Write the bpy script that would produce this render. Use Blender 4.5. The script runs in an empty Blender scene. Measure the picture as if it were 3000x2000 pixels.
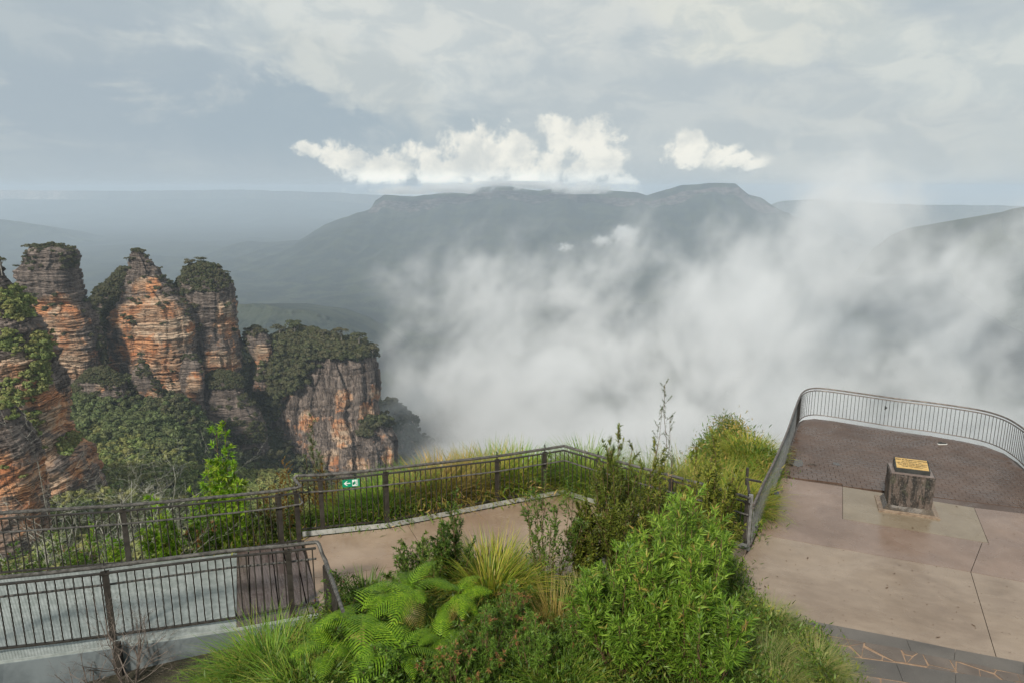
import bpy, math, random
import numpy as np
from mathutils import Vector, Matrix

rng = np.random.default_rng(7)
random.seed(7)
SC = bpy.context.scene
COL = SC.collection

# ------------------------------------------------------------------ camera
CAM_H = 7.6
FPX = 2090.0
PITCH = math.atan(450.0 / FPX)
SP, CP = math.sin(PITCH), math.cos(PITCH)
cam_data = bpy.data.cameras.new('camera')
cam_data.sensor_width = 36.0
cam_data.lens = FPX / 3000.0 * 36.0
cam_data.clip_start = 0.1
cam_data.clip_end = 80000.0
cam = bpy.data.objects.new('camera', cam_data)
cam.location = (0, 0, CAM_H)
cam.rotation_euler = (math.pi / 2 - PITCH, 0, 0)
COL.objects.link(cam)
SC.camera = cam

SC.view_settings.view_transform = 'Standard'
SC.view_settings.look = 'None'
SC.view_settings.gamma = 1.0
SC.view_settings.exposure = 0.0
SC.view_settings.use_curve_mapping = False
SC.cycles.use_denoising = True
SC.cycles.max_bounces = 8
SC.cycles.diffuse_bounces = 3
SC.cycles.glossy_bounces = 3
SC.cycles.transmission_bounces = 3
SC.cycles.volume_bounces = 8
SC.cycles.transparent_max_bounces = 12
SC.cycles.volume_max_steps = 128
SC.cycles.use_adaptive_sampling = True
SC.cycles.adaptive_threshold = 0.015
SC.cycles.caustics_reflective = False
SC.cycles.caustics_refractive = False

# ---- node helper -------------------------------------------------------
class NT:
    """small helper that writes node graphs"""
    def __init__(self, tree):
        self.t = tree
        self.n = tree.nodes
        self.l = tree.links
    def put(self, sock, val):
        if val is None:
            return
        if isinstance(val, bpy.types.NodeSocket):
            self.l.new(val, sock)
        else:
            if hasattr(sock.default_value, '__len__') and not hasattr(val, '__len__'):
                val = (val,) * len(sock.default_value)
            if hasattr(sock.default_value, '__len__') and len(sock.default_value) == 4 and len(val) == 3:
                val = (*val, 1.0)
            sock.default_value = val
    def node(self, kind, props=None, **ins):
        nd = self.n.new(kind)
        for k, v in (props or {}).items():
            setattr(nd, k, v)
        for k, v in ins.items():
            self.put(nd.inputs[int(k[1:])] if k[0] == 'i' and k[1:].isdigit() else nd.inputs[k.replace('_', ' ')], v)
        return nd
    def math(self, op, a, b=None, c=None, clamp=False):
        nd = self.n.new('ShaderNodeMath'); nd.operation = op; nd.use_clamp = clamp
        self.put(nd.inputs[0], a); self.put(nd.inputs[1], b); self.put(nd.inputs[2], c)
        return nd.outputs[0]
    def vmath(self, op, a, b=None, scale=None):
        nd = self.n.new('ShaderNodeVectorMath'); nd.operation = op
        self.put(nd.inputs[0], a); self.put(nd.inputs[1], b)
        if scale is not None: self.put(nd.inputs['Scale'], scale)
        return nd.outputs['Value'] if op in ('LENGTH', 'DOT_PRODUCT', 'DISTANCE') else nd.outputs[0]
    def mix(self, fac, a, b, blend='MIX'):
        nd = self.n.new('ShaderNodeMix'); nd.data_type = 'RGBA'; nd.blend_type = blend
        self.put(nd.inputs[0], fac); self.put(nd.inputs[6], a); self.put(nd.inputs[7], b)
        return nd.outputs[2]
    def noise(self, vec, scale, detail=4, rough=0.55, dist=0.0, out=0):
        nd = self.n.new('ShaderNodeTexNoise')
        self.put(nd.inputs['Vector'], vec); self.put(nd.inputs['Scale'], scale)
        self.put(nd.inputs['Detail'], detail); self.put(nd.inputs['Roughness'], rough)
        self.put(nd.inputs['Distortion'], dist)
        return nd.outputs[out]
    def ss(self, x, lo, hi, a=0.0, b=1.0):
        nd = self.n.new('ShaderNodeMapRange'); nd.interpolation_type = 'SMOOTHSTEP'
        self.put(nd.inputs[0], x); self.put(nd.inputs[1], lo); self.put(nd.inputs[2], hi)
        self.put(nd.inputs[3], a); self.put(nd.inputs[4], b)
        return nd.outputs[0]
    def mapping(self, vec, loc=(0, 0, 0), rot=(0, 0, 0), scale=(1, 1, 1), kind='TEXTURE'):
        nd = self.n.new('ShaderNodeMapping'); nd.vector_type = kind
        self.put(nd.inputs[0], vec); nd.inputs[1].default_value = loc
        nd.inputs[2].default_value = rot; nd.inputs[3].default_value = scale
        return nd.outputs[0]

def srgb(r, g, b):
    f = lambda c: (c / 255.0 / 12.92) if c <= 10 else ((c / 255.0 + 0.055) / 1.055) ** 2.4
    return (f(r), f(g), f(b))

def ray(u, v):
    t = (v - 1000.0) / FPX
    return np.array([(u - 1500.0) / FPX, CP - SP * t, -(SP + CP * t)])
def G(u, v, z=0.0):
    r = ray(u, v); s = (CAM_H - z) / (-r[2])
    return np.array([r[0] * s, r[1] * s, z])
def A(u, v, Y):
    r = ray(u, v); s = Y / r[1]
    return np.array([r[0] * s, Y, CAM_H + r[2] * s])
def zat(v, X, Y):
    t = (v - 1000.0) / FPX
    return CAM_H - Y * (SP + CP * t) / (CP - SP * t)
def proj(P):
    P = np.asarray(P, float)
    x, y, z = P[..., 0], P[..., 1], P[..., 2] - CAM_H
    d = y * CP - z * SP
    up = y * SP + z * CP
    d = np.where(d < 0.01, 0.01, d)
    return 1500 + FPX * x / d, 1000 - FPX * up / d

# ------------------------------------------------------------------ world
SUN_EL, SUN_AZ = math.radians(38), math.radians(205)      # azimuth clockwise from +Y: behind the camera, a little left
W = bpy.data.worlds.new('World'); SC.world = W; W.use_nodes = True
w = NT(W.node_tree); w.n.clear()
sky = w.node('ShaderNodeTexSky', dict(sky_type='NISHITA', sun_disc=False, sun_elevation=SUN_EL,
             sun_rotation=SUN_AZ, altitude=950, air_density=1.0, dust_density=1.5, ozone_density=1.0))
tc = w.n.new('ShaderNodeTexCoord')
dirv = w.vmath('NORMALIZE', tc.outputs['Generated'])
sep = w.node('ShaderNodeSeparateXYZ', i0=dirv)
az = w.math('ARCTAN2', sep.outputs[0], sep.outputs[1])
el = w.math('ARCSINE', sep.outputs[2])
ae = w.node('ShaderNodeCombineXYZ', i0=az, i1=el, i2=0.0).outputs[0]
# a cloud deck is a layer overhead: noise in az/el squeezed flat towards the horizon
flat = w.mapping(ae, scale=(1, 0.42, 1))
n_big = w.noise(flat, 2.6, 8, 0.6, 0.3)
n_mid = w.noise(w.vmath('ADD', flat, (3.1, 1.7, 0)), 7.0, 9, 0.62, 0.35)
n_fin = w.noise(w.vmath('ADD', w.mapping(ae, scale=(1, 0.55, 1)), (5.3, 8.1, 0)), 13.0, 8, 0.6, 0.5)
warpc = w.noise(w.vmath('ADD', ae, (9.0, 2.0, 0)), 22.0, 8, 0.66, 0.2, out=1)
warpf = w.vmath('SUBTRACT', warpc, (0.5, 0.5, 0.5))
warpb = w.vmath('SUBTRACT', w.noise(w.vmath('ADD', ae, (1.0, 7.0, 0)), 5.0, 5, 0.6, 0.0, out=1), (0.5, 0.5, 0.5))
ae_soft = w.vmath('ADD', ae, w.vmath('SCALE', warpb, scale=0.22))
ae_crisp = w.vmath('ADD', ae, w.vmath('SCALE', warpf, scale=0.035))

def ae_of(u, v):
    r = ray(u, v)
    return math.atan2(r[0], r[1]), math.asin(r[2] / np.linalg.norm(r))
def blob(vec, u, v, ru, rv, ang=0.0):
    """distance (1 on the rim) from an ellipse of the sky given by where it is seen"""
    a, e = ae_of(u, v)
    m = w.mapping(vec, loc=(a, e, 0), rot=(0, 0, math.radians(ang)), scale=(ru / FPX, rv / FPX, 1))
    return w.vmath('LENGTH', m)
K = 10.0                                                  # Background strength is 0.1
def C(r, g, b):
    return tuple(K * c for c in srgb(r, g, b))
el_t = w.ss(el, math.radians(-4), math.radians(30))
base = w.mix(el_t, C(182, 192, 197), C(182, 193, 198))
base = w.mix(w.ss(el, math.radians(5), math.radians(-1)), base, C(179, 191, 198))
skymix = w.mix(0.93, sky.outputs[0], base)
col = skymix
# storm-blue hollow at the left
d = blob(ae_soft, 420, 250, 900, 330, -5)
col = w.mix(w.ss(d, 1.15, 0.2, 0, 0.85), col, C(167, 181, 191))
d = blob(ae_soft, 1150, 340, 700, 150, 0)
col = w.mix(w.ss(d, 1.15, 0.2, 0, 0.5), col, C(160, 177, 188))
# broken pale deck to the right and above
deck = w.ss(az, math.radians(-12), math.radians(14))
tex = w.ss(n_big, 0.38, 0.62)
f = w.math('MULTIPLY', w.math('MULTIPLY', deck, 0.75), w.math('ADD', w.math('MULTIPLY', tex, 0.8), 0.2))
col = w.mix(f, col, C(206, 211, 208))
f = w.math('MULTIPLY', w.math('MULTIPLY', w.ss(n_mid, 0.5, 0.68), 0.55), w.ss(el, math.radians(-1), math.radians(9)))
col = w.mix(f, col, C(216, 219, 213))
f = w.math('MULTIPLY', w.math('MULTIPLY', w.ss(n_mid, 0.47, 0.34), 0.3), w.ss(el, math.radians(2), math.radians(8)))
col = w.mix(f, col, C(176, 189, 195))
# the big white bank across the upper middle
def soft_cloud(col, u, v, ru, rv, ang, c, k=1.0):
    d = blob(ae_soft, u, v, ru, rv, ang)
    m = w.math('MULTIPLY_ADD', n_mid, 1.5, w.math('SUBTRACT', 0.42, d))
    cc = w.mix(w.ss(n_fin, 0.40, 0.60), (c[0] * 0.84, c[1] * 0.875, c[2] * 0.915), c)
    return w.mix(w.ss(m, 0.0, 0.75, 0, k), col, cc)
col = soft_cloud(col, 1020, 40, 600, 190, -14, C(216, 221, 218), 0.95)
col = soft_cloud(col, 1050, 190, 330, 100, -22, C(206, 211, 208), 0.8)
col = soft_cloud(col, 2100, 260, 900, 220, 0, C(200, 207, 208), 0.6)
col = soft_cloud(col, 1700, 10, 900, 140, 0, C(214, 218, 215), 0.8)
col = soft_cloud(col, 2250, 40, 420, 110, -8, C(223, 225, 216), 0.7)
col = soft_cloud(col, 80, 10, 330, 80, -8, C(190, 199, 202), 0.6)
col = soft_cloud(col, 2900, 150, 330, 90, -6, C(214, 219, 215), 0.8)
col = soft_cloud(col, 2500, 520, 420, 260, 0, C(204, 209, 207), 0.75)
# cumulus with crisp lit edges behind the mountain
def cumulus(blobs, lift=0.0):
    tot = None
    for (u, v, ru, rv, ang) in blobs:
        d = w.math('SUBTRACT', 1.0, blob(ae_crisp, u, v, ru, rv, ang))
        tot = d if tot is None else w.math('SMOOTH_MAX', tot, d, 0.25)
    return tot
cu = cumulus([(1010, 462, 92, 50, -12), (1120, 500, 130, 50, 8), (1290, 500, 130, 70, -18), (1400, 455, 125, 85, -6), (1480, 455, 110, 80, 15),
              (1570, 525, 130, 70, 20), (1370, 590, 330, 82, 0), (1640, 575, 130, 66, 0), (1190, 585, 110, 46, -12)])
cu2 = cumulus([(1640, 380, 70, 42, -20), (1720, 410, 90, 62, 15), (1775, 470, 75, 80, 0), (1700, 505, 85, 48, 0), (1790, 565, 95, 66, 0), (1640, 415, 40, 50, 10)])
cu3 = cumulus([(2018, 440, 70, 56, 10), (2100, 455, 66, 30, 28), (2150, 470, 60, 24, 15), (2205, 480, 56, 24, 8)])
cu4 = cumulus([(905, 432, 52, 24, -5)])
fine = w.noise(w.vmath('ADD', ae, (4.0, 4.0, 0)), 34.0, 7, 0.62, 0.3)
shade = w.ss(w.noise(w.vmath('ADD', ae, (4.0, 4.03, 0)), 20.0, 5, 0.55, 0.2), 0.35, 0.62)
ccol = w.mix(shade, C(216, 219, 215), C(250, 248, 237))
ccol = w.vmath('SCALE', ccol, scale=w.ss(el, math.radians(1.7), math.radians(0.1), 1.0, 1.45))
for cc, k in ((cu, 0.97), (cu2, 0.9), (cu3, 0.95), (cu4, 0.8)):
    m = w.math('MULTIPLY_ADD', w.math('SUBTRACT', fine, 0.5), 2.0, cc)
    col = w.mix(w.ss(m, -0.05, 0.5, 0, k), col, ccol)
bg = w.node('ShaderNodeBackground', i0=col, i1=0.1)
out = w.n.new('ShaderNodeOutputWorld'); w.l.new(bg.outputs[0], out.inputs[0])
W.cycles.sampling_method = 'MANUAL'; W.cycles.sample_map_resolution = 512

# ------------------------------------------------------------------ sun (thin cloud in front: soft)
sun_data = bpy.data.lights.new('sun', 'SUN'); sun_data.energy = 4.2; sun_data.angle = math.radians(7)
sun_data.color = (1.0, 0.93, 0.82)
sun = bpy.data.objects.new('sun', sun_data)
sd = Vector((math.sin(SUN_AZ) * math.cos(SUN_EL), math.cos(SUN_AZ) * math.cos(SUN_EL), math.sin(SUN_EL)))
sun.rotation_euler = sd.to_track_quat('Z', 'Y').to_euler()
sun.location = (0, -10, 60)
COL.objects.link(sun)

# ------------------------------------------------------------------ numpy noise
def _hash(ix, iy, iz, seed):
    h = (ix.astype(np.int64) * 374761393 + iy.astype(np.int64) * 668265263 + iz.astype(np.int64) * 2147483647 + seed * 974634777) & 0xffffffff
    h = ((h ^ (h >> 13)) * 1274126177) & 0xffffffff
    h = ((h ^ (h >> 15)) * 2246822519) & 0xffffffff
    return ((h ^ (h >> 16)) & 0xffffff) / float(0xffffff)
def vnoise(x, y, z, seed=0):
    x, y, z = np.broadcast_arrays(np.asarray(x, float), np.asarray(y, float), np.asarray(z, float))
    ix, iy, iz = np.floor(x), np.floor(y), np.floor(z)
    fx, fy, fz = x - ix, y - iy, z - iz
    fx, fy, fz = (q * q * (3 - 2 * q) for q in (fx, fy, fz))
    r = 0
    for a in (0, 1):
        for b in (0, 1):
            for c in (0, 1):
                wgt = (fx if a else 1 - fx) * (fy if b else 1 - fy) * (fz if c else 1 - fz)
                r = r + wgt * _hash(ix + a, iy + b, iz + c, seed)
    return r * 2 - 1
def fbm(x, y, z, oct=4, seed=0, gain=0.5):
    s, amp, f, tot = 0, 1.0, 1.0, 0
    for o in range(oct):
        s = s + amp * vnoise(x * f, y * f, z * f, seed + o * 17); tot += amp
        amp *= gain; f *= 2.03
    return s / tot
def rnd1(i, seed=0):
    i = np.asarray(i)
    return _hash(i, i * 0 + 5, i * 0 + 9, seed)

# ------------------------------------------------------------------ object helpers
def link(o, parent=None):
    COL.objects.link(o)
    if parent is not None:
        o.parent = parent
    return o
def tag(o, label=None, cat=None, group=None, kind=None):
    if label: o['label'] = label
    if cat: o['category'] = cat
    if group: o['group'] = group
    if kind: o['kind'] = kind
    return o
def empty(name, loc, label, cat, group=None):
    o = bpy.data.objects.new(name, None); o.location = [float(c) for c in loc]; o.empty_display_size = 0.2
    link(o); return tag(o, label, cat, group)
def mesh_from(name, V, F, mat=None, smooth=False):
    me = bpy.data.meshes.new(name)
    V = np.asarray(V, dtype=np.float32)
    if isinstance(F, np.ndarray) and F.ndim == 2:
        nf, k = F.shape
        me.vertices.add(len(V)); me.vertices.foreach_set('co', V.ravel())
        me.loops.add(nf * k); me.loops.foreach_set('vertex_index', F.astype(np.int32).ravel())
        me.polygons.add(nf)
        me.polygons.foreach_set('loop_start', np.arange(0, nf * k, k, dtype=np.int32))
        me.polygons.foreach_set('loop_total', np.full(nf, k, dtype=np.int32))
        me.update(calc_edges=True); me.validate()
    else:
        me.from_pydata([tuple(map(float, p)) for p in V], [], [tuple(int(i) for i in f) for f in F])
        me.update()
    if mat is not None: me.materials.append(mat)
    if smooth:
        me.polygons.foreach_set('use_smooth', np.ones(len(me.polygons), dtype=bool))
    return me
class MB:
    def __init__(self): self.V = []; self.F = []; self.n = 0
    def add(self, V, F):
        self.V.append(np.asarray(V, float))
        self.F += [tuple(int(i) + self.n for i in f) for f in F]
        self.n += len(V)
        return self
    def box(self, c, s, R=None):
        c = np.asarray(c, float); s = np.asarray(s, float) / 2
        V = np.array([[x, y, z] for x in (-1, 1) for y in (-1, 1) for z in (-1, 1)]) * s
        if R is not None: V = V @ np.asarray(R).T
        return self.add(V + c, [(0, 1, 3, 2), (4, 6, 7, 5), (0, 4, 5, 1), (2, 3, 7, 6), (0, 2, 6, 4), (1, 5, 7, 3)])
    def bar(self, p, q, wd, h, up=(0, 0, 1)):
        """a rectangular bar from p to q"""
        p, q = np.asarray(p, float), np.asarray(q, float)
        t = q - p; t = t / np.linalg.norm(t)
        s = np.cross(t, up); s /= np.linalg.norm(s); n = np.cross(s, t)
        V = [e + a * s * wd / 2 + b * n * h / 2 for e in (p, q) for a, b in ((-1, -1), (1, -1), (1, 1), (-1, 1))]
        return self.add(V, [(3, 2, 1, 0), (4, 5, 6, 7), (0, 1, 5, 4), (1, 2, 6, 5), (2, 3, 7, 6), (3, 0, 4, 7)])
    def sweep(self, pts, prof, closed_caps=True, up=(0, 0, 1)):
        """profile (list of side,up offsets) along a polyline with mitred corners"""
        pts = np.asarray(pts, float); n = len(pts); k = len(prof)
        V = []
        for i in range(n):
            a = pts[i] - pts[max(i - 1, 0)]; b = pts[min(i + 1, n - 1)] - pts[i]
            la, lb = np.linalg.norm(a), np.linalg.norm(b)
            a = a / la if la > 1e-9 else b / lb
            b = b / lb if lb > 1e-9 else a
            t = a + b; t /= np.linalg.norm(t)
            s = np.cross(t, up); s /= max(np.linalg.norm(s), 1e-6); m = np.cross(s, t)
            sc = 1.0 / max(0.5, float(np.dot(t, b)))
            for (x, y) in prof: V.append(pts[i] + s * x * sc + m * y)
        F = []
        for i in range(n - 1):
            for j in range(k):
                F.append((i * k + j, i * k + (j + 1) % k, (i + 1) * k + (j + 1) % k, (i + 1) * k + j))
        if closed_caps:
            F.append(tuple(range(k))[::-1]); F.append(tuple((n - 1) * k + j for j in range(k)))
        return self.add(V, F)
    def tube(self, pts, r, k=8):
        return self.sweep(pts, [(r * math.cos(2 * math.pi * j / k), r * math.sin(2 * math.pi * j / k)) for j in range(k)])
    def poly(self, pts, z0, z1):
        """vertical prism on a traced outline"""
        n = len(pts)
        V = [(p[0], p[1], z1) for p in pts] + [(p[0], p[1], z0) for p in pts]
        F = [tuple(range(n))] + [(i, n + i, n + (i + 1) % n, (i + 1) % n) for i in range(n)]
        return self.add(V, F)
    def build(self, name, mat, parent=None, smooth=False, fixn=True):
        V = np.concatenate(self.V) if self.V else np.zeros((0, 3))
        if parent is not None: V = V - np.array(parent_world(parent))
        me = mesh_from(name, V, self.F, mat, smooth)
        if fixn:
            import bmesh
            bm = bmesh.new(); bm.from_mesh(me); bmesh.ops.recalc_face_normals(bm, faces=bm.faces); bm.to_mesh(me); bm.free()
        return link(bpy.data.objects.new(name, me), parent)
def parent_world(o):
    v = Vector((0, 0, 0))
    while o is not None:
        v = v + o.location; o = o.parent
    return v
def smooth_angle(o, deg=40):
    me = o.data
    me.polygons.foreach_set('use_smooth', np.ones(len(me.polygons), dtype=bool))
    try: me.set_sharp_from_angle(angle=math.radians(deg))
    except Exception: pass

# ------------------------------------------------------------------ materials
def new_mat(name):
    m = bpy.data.materials.new(name); m.use_nodes = True
    g = NT(m.node_tree)
    b = [x for x in g.n if x.type == 'BSDF_PRINCIPLED'][0]
    return m, g, b
def obj_pos(g):
    return g.n.new('ShaderNodeNewGeometry').outputs['Position']
def bump(g, b, height, strength, dist=0.02):
    nd = g.node('ShaderNodeBump', Strength=strength, Distance=dist, Height=height)
    g.l.new(nd.outputs[0], b.inputs['Normal'])
    return nd
def simple_mat(name, c1, c2, scale=8, rough=(0.4, 0.6), bmp=0.2, bdist=0.004, metal=0.0, spec=0.5, detail=6, contrast=(0.35, 0.65)):
    m, g, b = new_mat(name)
    p = obj_pos(g)
    n = g.noise(p, scale, detail, 0.6)
    g.put(b.inputs['Base Color'], g.mix(g.ss(n, *contrast), c1, c2))
    g.put(b.inputs['Roughness'], g.ss(g.noise(p, scale * 0.4, 4, 0.6), 0.3, 0.7, *rough))
    b.inputs['Metallic'].default_value = metal
    b.inputs['Specular IOR Level'].default_value = spec
    if bmp: bump(g, b, g.noise(p, scale * 5, 4, 0.6), bmp, bdist)
    return m
def leaf_mat(name, cols, tip=None, trans=0.35, rough=0.45, spec=0.35):
    """leaf blades: each leaf its own shade of the given colours"""
    cols = [(min(.8, c[0] * 1.55), min(.8, c[1] * 1.40), c[2] * 1.15) for c in cols]
    m, g, b = new_mat(name)
    geo = g.n.new('ShaderNodeNewGeometry')
    r = geo.outputs['Random Per Island']
    ramp = g.n.new('ShaderNodeValToRGB'); g.l.new(r, ramp.inputs[0])
    cr = ramp.color_ramp
    while len(cr.elements) < len(cols): cr.elements.new(0.5)
    for i, c in enumerate(cols):
        cr.elements[i].position = i / (len(cols) - 1); cr.elements[i].color = (*c, 1)
    oi = g.n.new('ShaderNodeObjectInfo')
    c0 = g.mix(g.math('MULTIPLY', oi.outputs['Random'], 0.55), ramp.outputs[0], cols[0])
    c = g.mix(g.ss(g.noise(geo.outputs['Position'], 2.2, 3, 0.5), 0.35, 0.65, 0.0, 0.45), c0,
              tuple(x * 0.62 for x in cols[0]))
    if tip is not None:
        at = g.node('ShaderNodeAttribute', dict(attribute_name='tip'))
        c = g.mix(at.outputs['Fac'], c, tip)
    g.put(b.inputs['Base Color'], c)
    b.inputs['Roughness'].default_value = rough; b.inputs['Specular IOR Level'].default_value = spec
    tr = g.node('ShaderNodeBsdfTranslucent', i0=c)
    ms = g.node('ShaderNodeMixShader', i0=trans, i1=b.outputs[0], i2=tr.outputs[0])
    outn = [x for x in g.n if x.type == 'OUTPUT_MATERIAL'][0]
    g.l.new(ms.outputs[0], outn.inputs[0])
    return m
# ================================================================== far terrain
def forest_mat(name, c1, c2, scale, rock=True, patch=None, rk=((0.10, 0.09, 0.085), (0.44, 0.33, 0.27))):
    m, g, b = new_mat(name)
    p = obj_pos(g)
    n1 = g.noise(p, scale, 5, 0.6); n2 = g.noise(p, scale * 0.12, 4, 0.55)
    c = g.mix(g.ss(n1, 0.35, 0.65), c1, c2)
    c = g.mix(g.ss(n2, 0.42, 0.62, 0, 0.5), c, (0.075, 0.085, 0.045))
    nz = g.node('ShaderNodeSeparateXYZ', i0=g.n.new('ShaderNodeNewGeometry').outputs['True Normal']).outputs[2]
    # bare sandstone wherever the slope is too steep for soil
    steep = g.math('ADD', nz, g.math('MULTIPLY', g.math('SUBTRACT', g.noise(p, scale * 0.5, 4, 0.6), 0.5), 0.75))
    rockc = g.mix(g.ss(g.noise(g.mapping(p, scale=(60, 60, 14)), 1.0, 5, 0.6), 0.4, 0.62), *rk)
    bare = g.ss(steep, 0.55, 0.42)
    if patch:      # bare cliff only along one stretch, woods elsewhere
        px_ = g.node('ShaderNodeSeparateXYZ', i0=p).outputs[0]
        bare = g.math('MULTIPLY', bare, g.ss(g.math('ABSOLUTE', g.math('SUBTRACT', px_, patch[0])), patch[1], patch[1] * 0.4, 0.12, 1.0))
    if rock: c = g.mix(bare, c, rockc)
    g.put(b.inputs['Base Color'], c); b.inputs['Roughness'].default_value = 0.9
    b.inputs['Specular IOR Level'].default_value = 0.1
    bump(g, b, n1, 1.0, 8.0)
    return m
M_far = forest_mat('far_forest', (0.010, 0.017, 0.016), (0.030, 0.038, 0.03), 0.05, True, None, ((0.03, 0.028, 0.027), (0.155, 0.13, 0.12)))
M_plat = forest_mat('plateau_woods', (0.012, 0.02, 0.018), (0.036, 0.046, 0.036), 0.05, True, (-12200.0, 1700.0), ((0.12, 0.10, 0.09), (0.60, 0.50, 0.42)))
M_farveg = forest_mat('far_woods', (0.014, 0.024, 0.02), (0.042, 0.052, 0.04), 0.05, False)

def grid_mesh(name, P, mat, smooth=True):
    """P: rows x cols x 3"""
    r, c, _ = P.shape
    i = np.arange(r - 1)[:, None] * c + np.arange(c - 1)[None, :]
    F = np.stack([i, i + 1, i + c + 1, i + c], -1).reshape(-1, 4)
    return mesh_from(name, P.reshape(-1, 3), F, mat, smooth)

# ---- Mount: ridge traced, cliffs under the rim, forested talus down to the valley
RIDGE = [(-300, 860), (200, 800), (450, 772), (560, 750), (640, 735), (700, 712), (725, 706), (790, 710), (888, 703), (970, 654), (1030, 632), (1086, 613), (1099, 588), (1127, 571),
         (1208, 577), (1303, 565), (1365, 567), (1412, 548), (1453, 543), (1514, 550), (1582, 560), (1637, 547), (1684, 553),
         (1780, 558), (1868, 564), (1895, 573), (1929, 562), (1997, 543), (2092, 537), (2154, 539), (2194, 572), (2229, 580),
         (2269, 606), (2297, 630), (2365, 650), (2440, 690), (2560, 760), (2800, 860), (3300, 950)]
YM = 8200.0
def ridge_z(az_t):
    us = np.array([p[0] for p in RIDGE], float); vs = np.array([p[1] for p in RIDGE], float)
    tt = (vs - 1000) / FPX
    xr = (us - 1500) / FPX / (CP - SP * tt)
    zr = -(SP + CP * tt) / (CP - SP * tt)
    return np.interp(az_t, xr, zr)
def mountain():
    nc = 900
    a = np.linspace(-1.0, 1.05, nc)
    dist = np.concatenate([np.linspace(-900, -30, 12), np.linspace(-20, 26, 14), np.linspace(32, 300, 84), np.geomspace(312, 5200, 150)])
    Am, D = np.meshgrid(a, dist)
    X0 = Am * YM
    top = CAM_H + ridge_z(Am) * YM
    top = top + 7 * fbm(X0 / 90, 0 * X0, 0 * X0 + 3, 4, 5)
    floor = -700.0
    # the wall is stepped back by bays and spurs, deep where it is a real cliff
    hi = np.clip((top + 260) / 150, 0, 1)
    bay = (fbm(X0 / 420, X0 * 0, X0 * 0 + 1, 4, 11) * 120 + fbm(X0 / 90, X0 * 0, X0 * 0 + 9, 3, 13) * 34) * hi
    d = D + 0.0
    cl = np.clip(d / 165, 0, 1) ** 1.3 * (62 + 26 * fbm(X0 / 500, 0 * X0, 0 * X0, 2, 27)) + np.clip((d - 168) / 16, 0, 1) * (46 + 40 * fbm(X0 / 300, 0 * X0, 0 * X0, 3, 21)) \
        + np.clip((d - 226) / 14, 0, 1) * (36 + 40 * fbm(X0 / 200, 0 * X0, 0 * X0, 3, 22))
    cl = np.clip(cl, 0, None) * hi
    s = np.clip((d - 250) / 4600, 0, 1)
    prof = 1 - (1 - s) ** 1.9
    spur = fbm(X0 / 700 + D / 2600, D / 3000, 0 * D + 4, 4, 31)
    rid = 1 - np.abs(fbm(X0 / 520 + D / 1800, D / 2200, 0 * D + 2, 4, 37)) * 2
    z = top - cl
    zz = z + (floor - z) * prof
    amp = np.clip(s * 6, 0, 1) * np.clip((1 - s) * 1.6, 0.25, 1)
    zz = zz + amp * (spur * 85 + (rid - 0.55) * 60) + fbm(X0 / 60, D / 60, 0 * D, 3, 41) * 6 * np.clip(s * 20, 0, 1)
    zz = np.where(D < 8, top - np.clip(-D / 900, 0, 1) ** 1.4 * 700, zz)
    Y = YM - D - np.where(D > 8, 1, 0) * bay * np.clip(1 - s * 2.2, 0, 1)
    Xw = Am * YM * np.where(D > 100, 1 - (s * 0.32), 1.0)
    P = np.stack([Xw, Y, zz], -1)
    o = bpy.data.objects.new('mountain', grid_mesh('mountain', P, M_far)); link(o)
    tag(o, 'long flat-topped blue mountain with pale cliffs under its rim across the valley', kind='structure')
mountain()

def plateau(name, pts, Y, drop, floor, reach, seed, label, mat=None):
    us = np.array([p[0] for p in pts], float); vs = np.array([p[1] for p in pts], float)
    xs = np.array([A(u, v, Y)[0] for u, v in pts]); zs = np.array([A(u, v, Y)[2] for u, v in pts])
    X = np.linspace(xs[0], xs[-1], 420)
    d = np.concatenate([np.linspace(-reach * 0.5, 0, 8), np.linspace(5, drop * 0.5, 14), np.geomspace(drop * 0.55, reach, 60)])
    Xg, D = np.meshgrid(X, d)
    top = np.interp(Xg, xs, zs) + 10 * fbm(Xg / (Y * 0.02), 0 * Xg, 0 * Xg, 4, seed) * (Y / 12000)
    cl = np.clip(D / (drop * 0.5), 0, 1) * drop
    s = np.clip((D - drop * 0.5) / reach, 0, 1)
    z = top - cl; z = z + (floor - z) * (1 - (1 - s) ** 1.8)
    z = z + np.clip(s * 8, 0, 1) * fbm(Xg / (Y * 0.05), D / (Y * 0.05), 0 * D, 4, seed + 3) * Y * 0.006
    z = np.where(D < 0, top - np.abs(D) * 0.15, z)
    bay = fbm(Xg / (Y * 0.04), 0 * Xg, 0 * Xg, 4, seed + 5) * Y * 0.03
    P = np.stack([Xg, Y - D - bay * (D > -1), z], -1)
    o = bpy.data.objects.new(name, grid_mesh(name, P, mat or M_far)); link(o); tag(o, label, kind='structure')
plateau('far_plateau', [(-900, 556), (0, 558), (400, 560), (700, 556), (900, 562), (1200, 575), (1500, 600)], 18500, 220, -720, 5200, 60,
        'pale cliff line of a distant plateau fading into haze', M_plat)
plateau('far_ridge', [(2150, 640), (2300, 590), (2390, 583), (2480, 592), (2700, 600), (3100, 605), (3900, 610)], 11500, 90, -700, 3800, 71,
        'faint blue ridge behind the right end of the mountain', M_farveg)
plateau('side_mountain', [(2780, 800), (2860, 690), (2930, 640), (2990, 612), (3060, 600), (3500, 560)], 3000, 60, -650, 1700, 83,
        'dark hillside at the right edge half hidden by mist', M_farveg)
plateau('low_hill', [(-700, 620), (-200, 632), (0, 642), (80, 655), (160, 672), (230, 698), (330, 720), (520, 745), (700, 770)], 9300, 25, -720, 2600, 91,
        'hazy low hill behind the rock towers', M_farveg)
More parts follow.
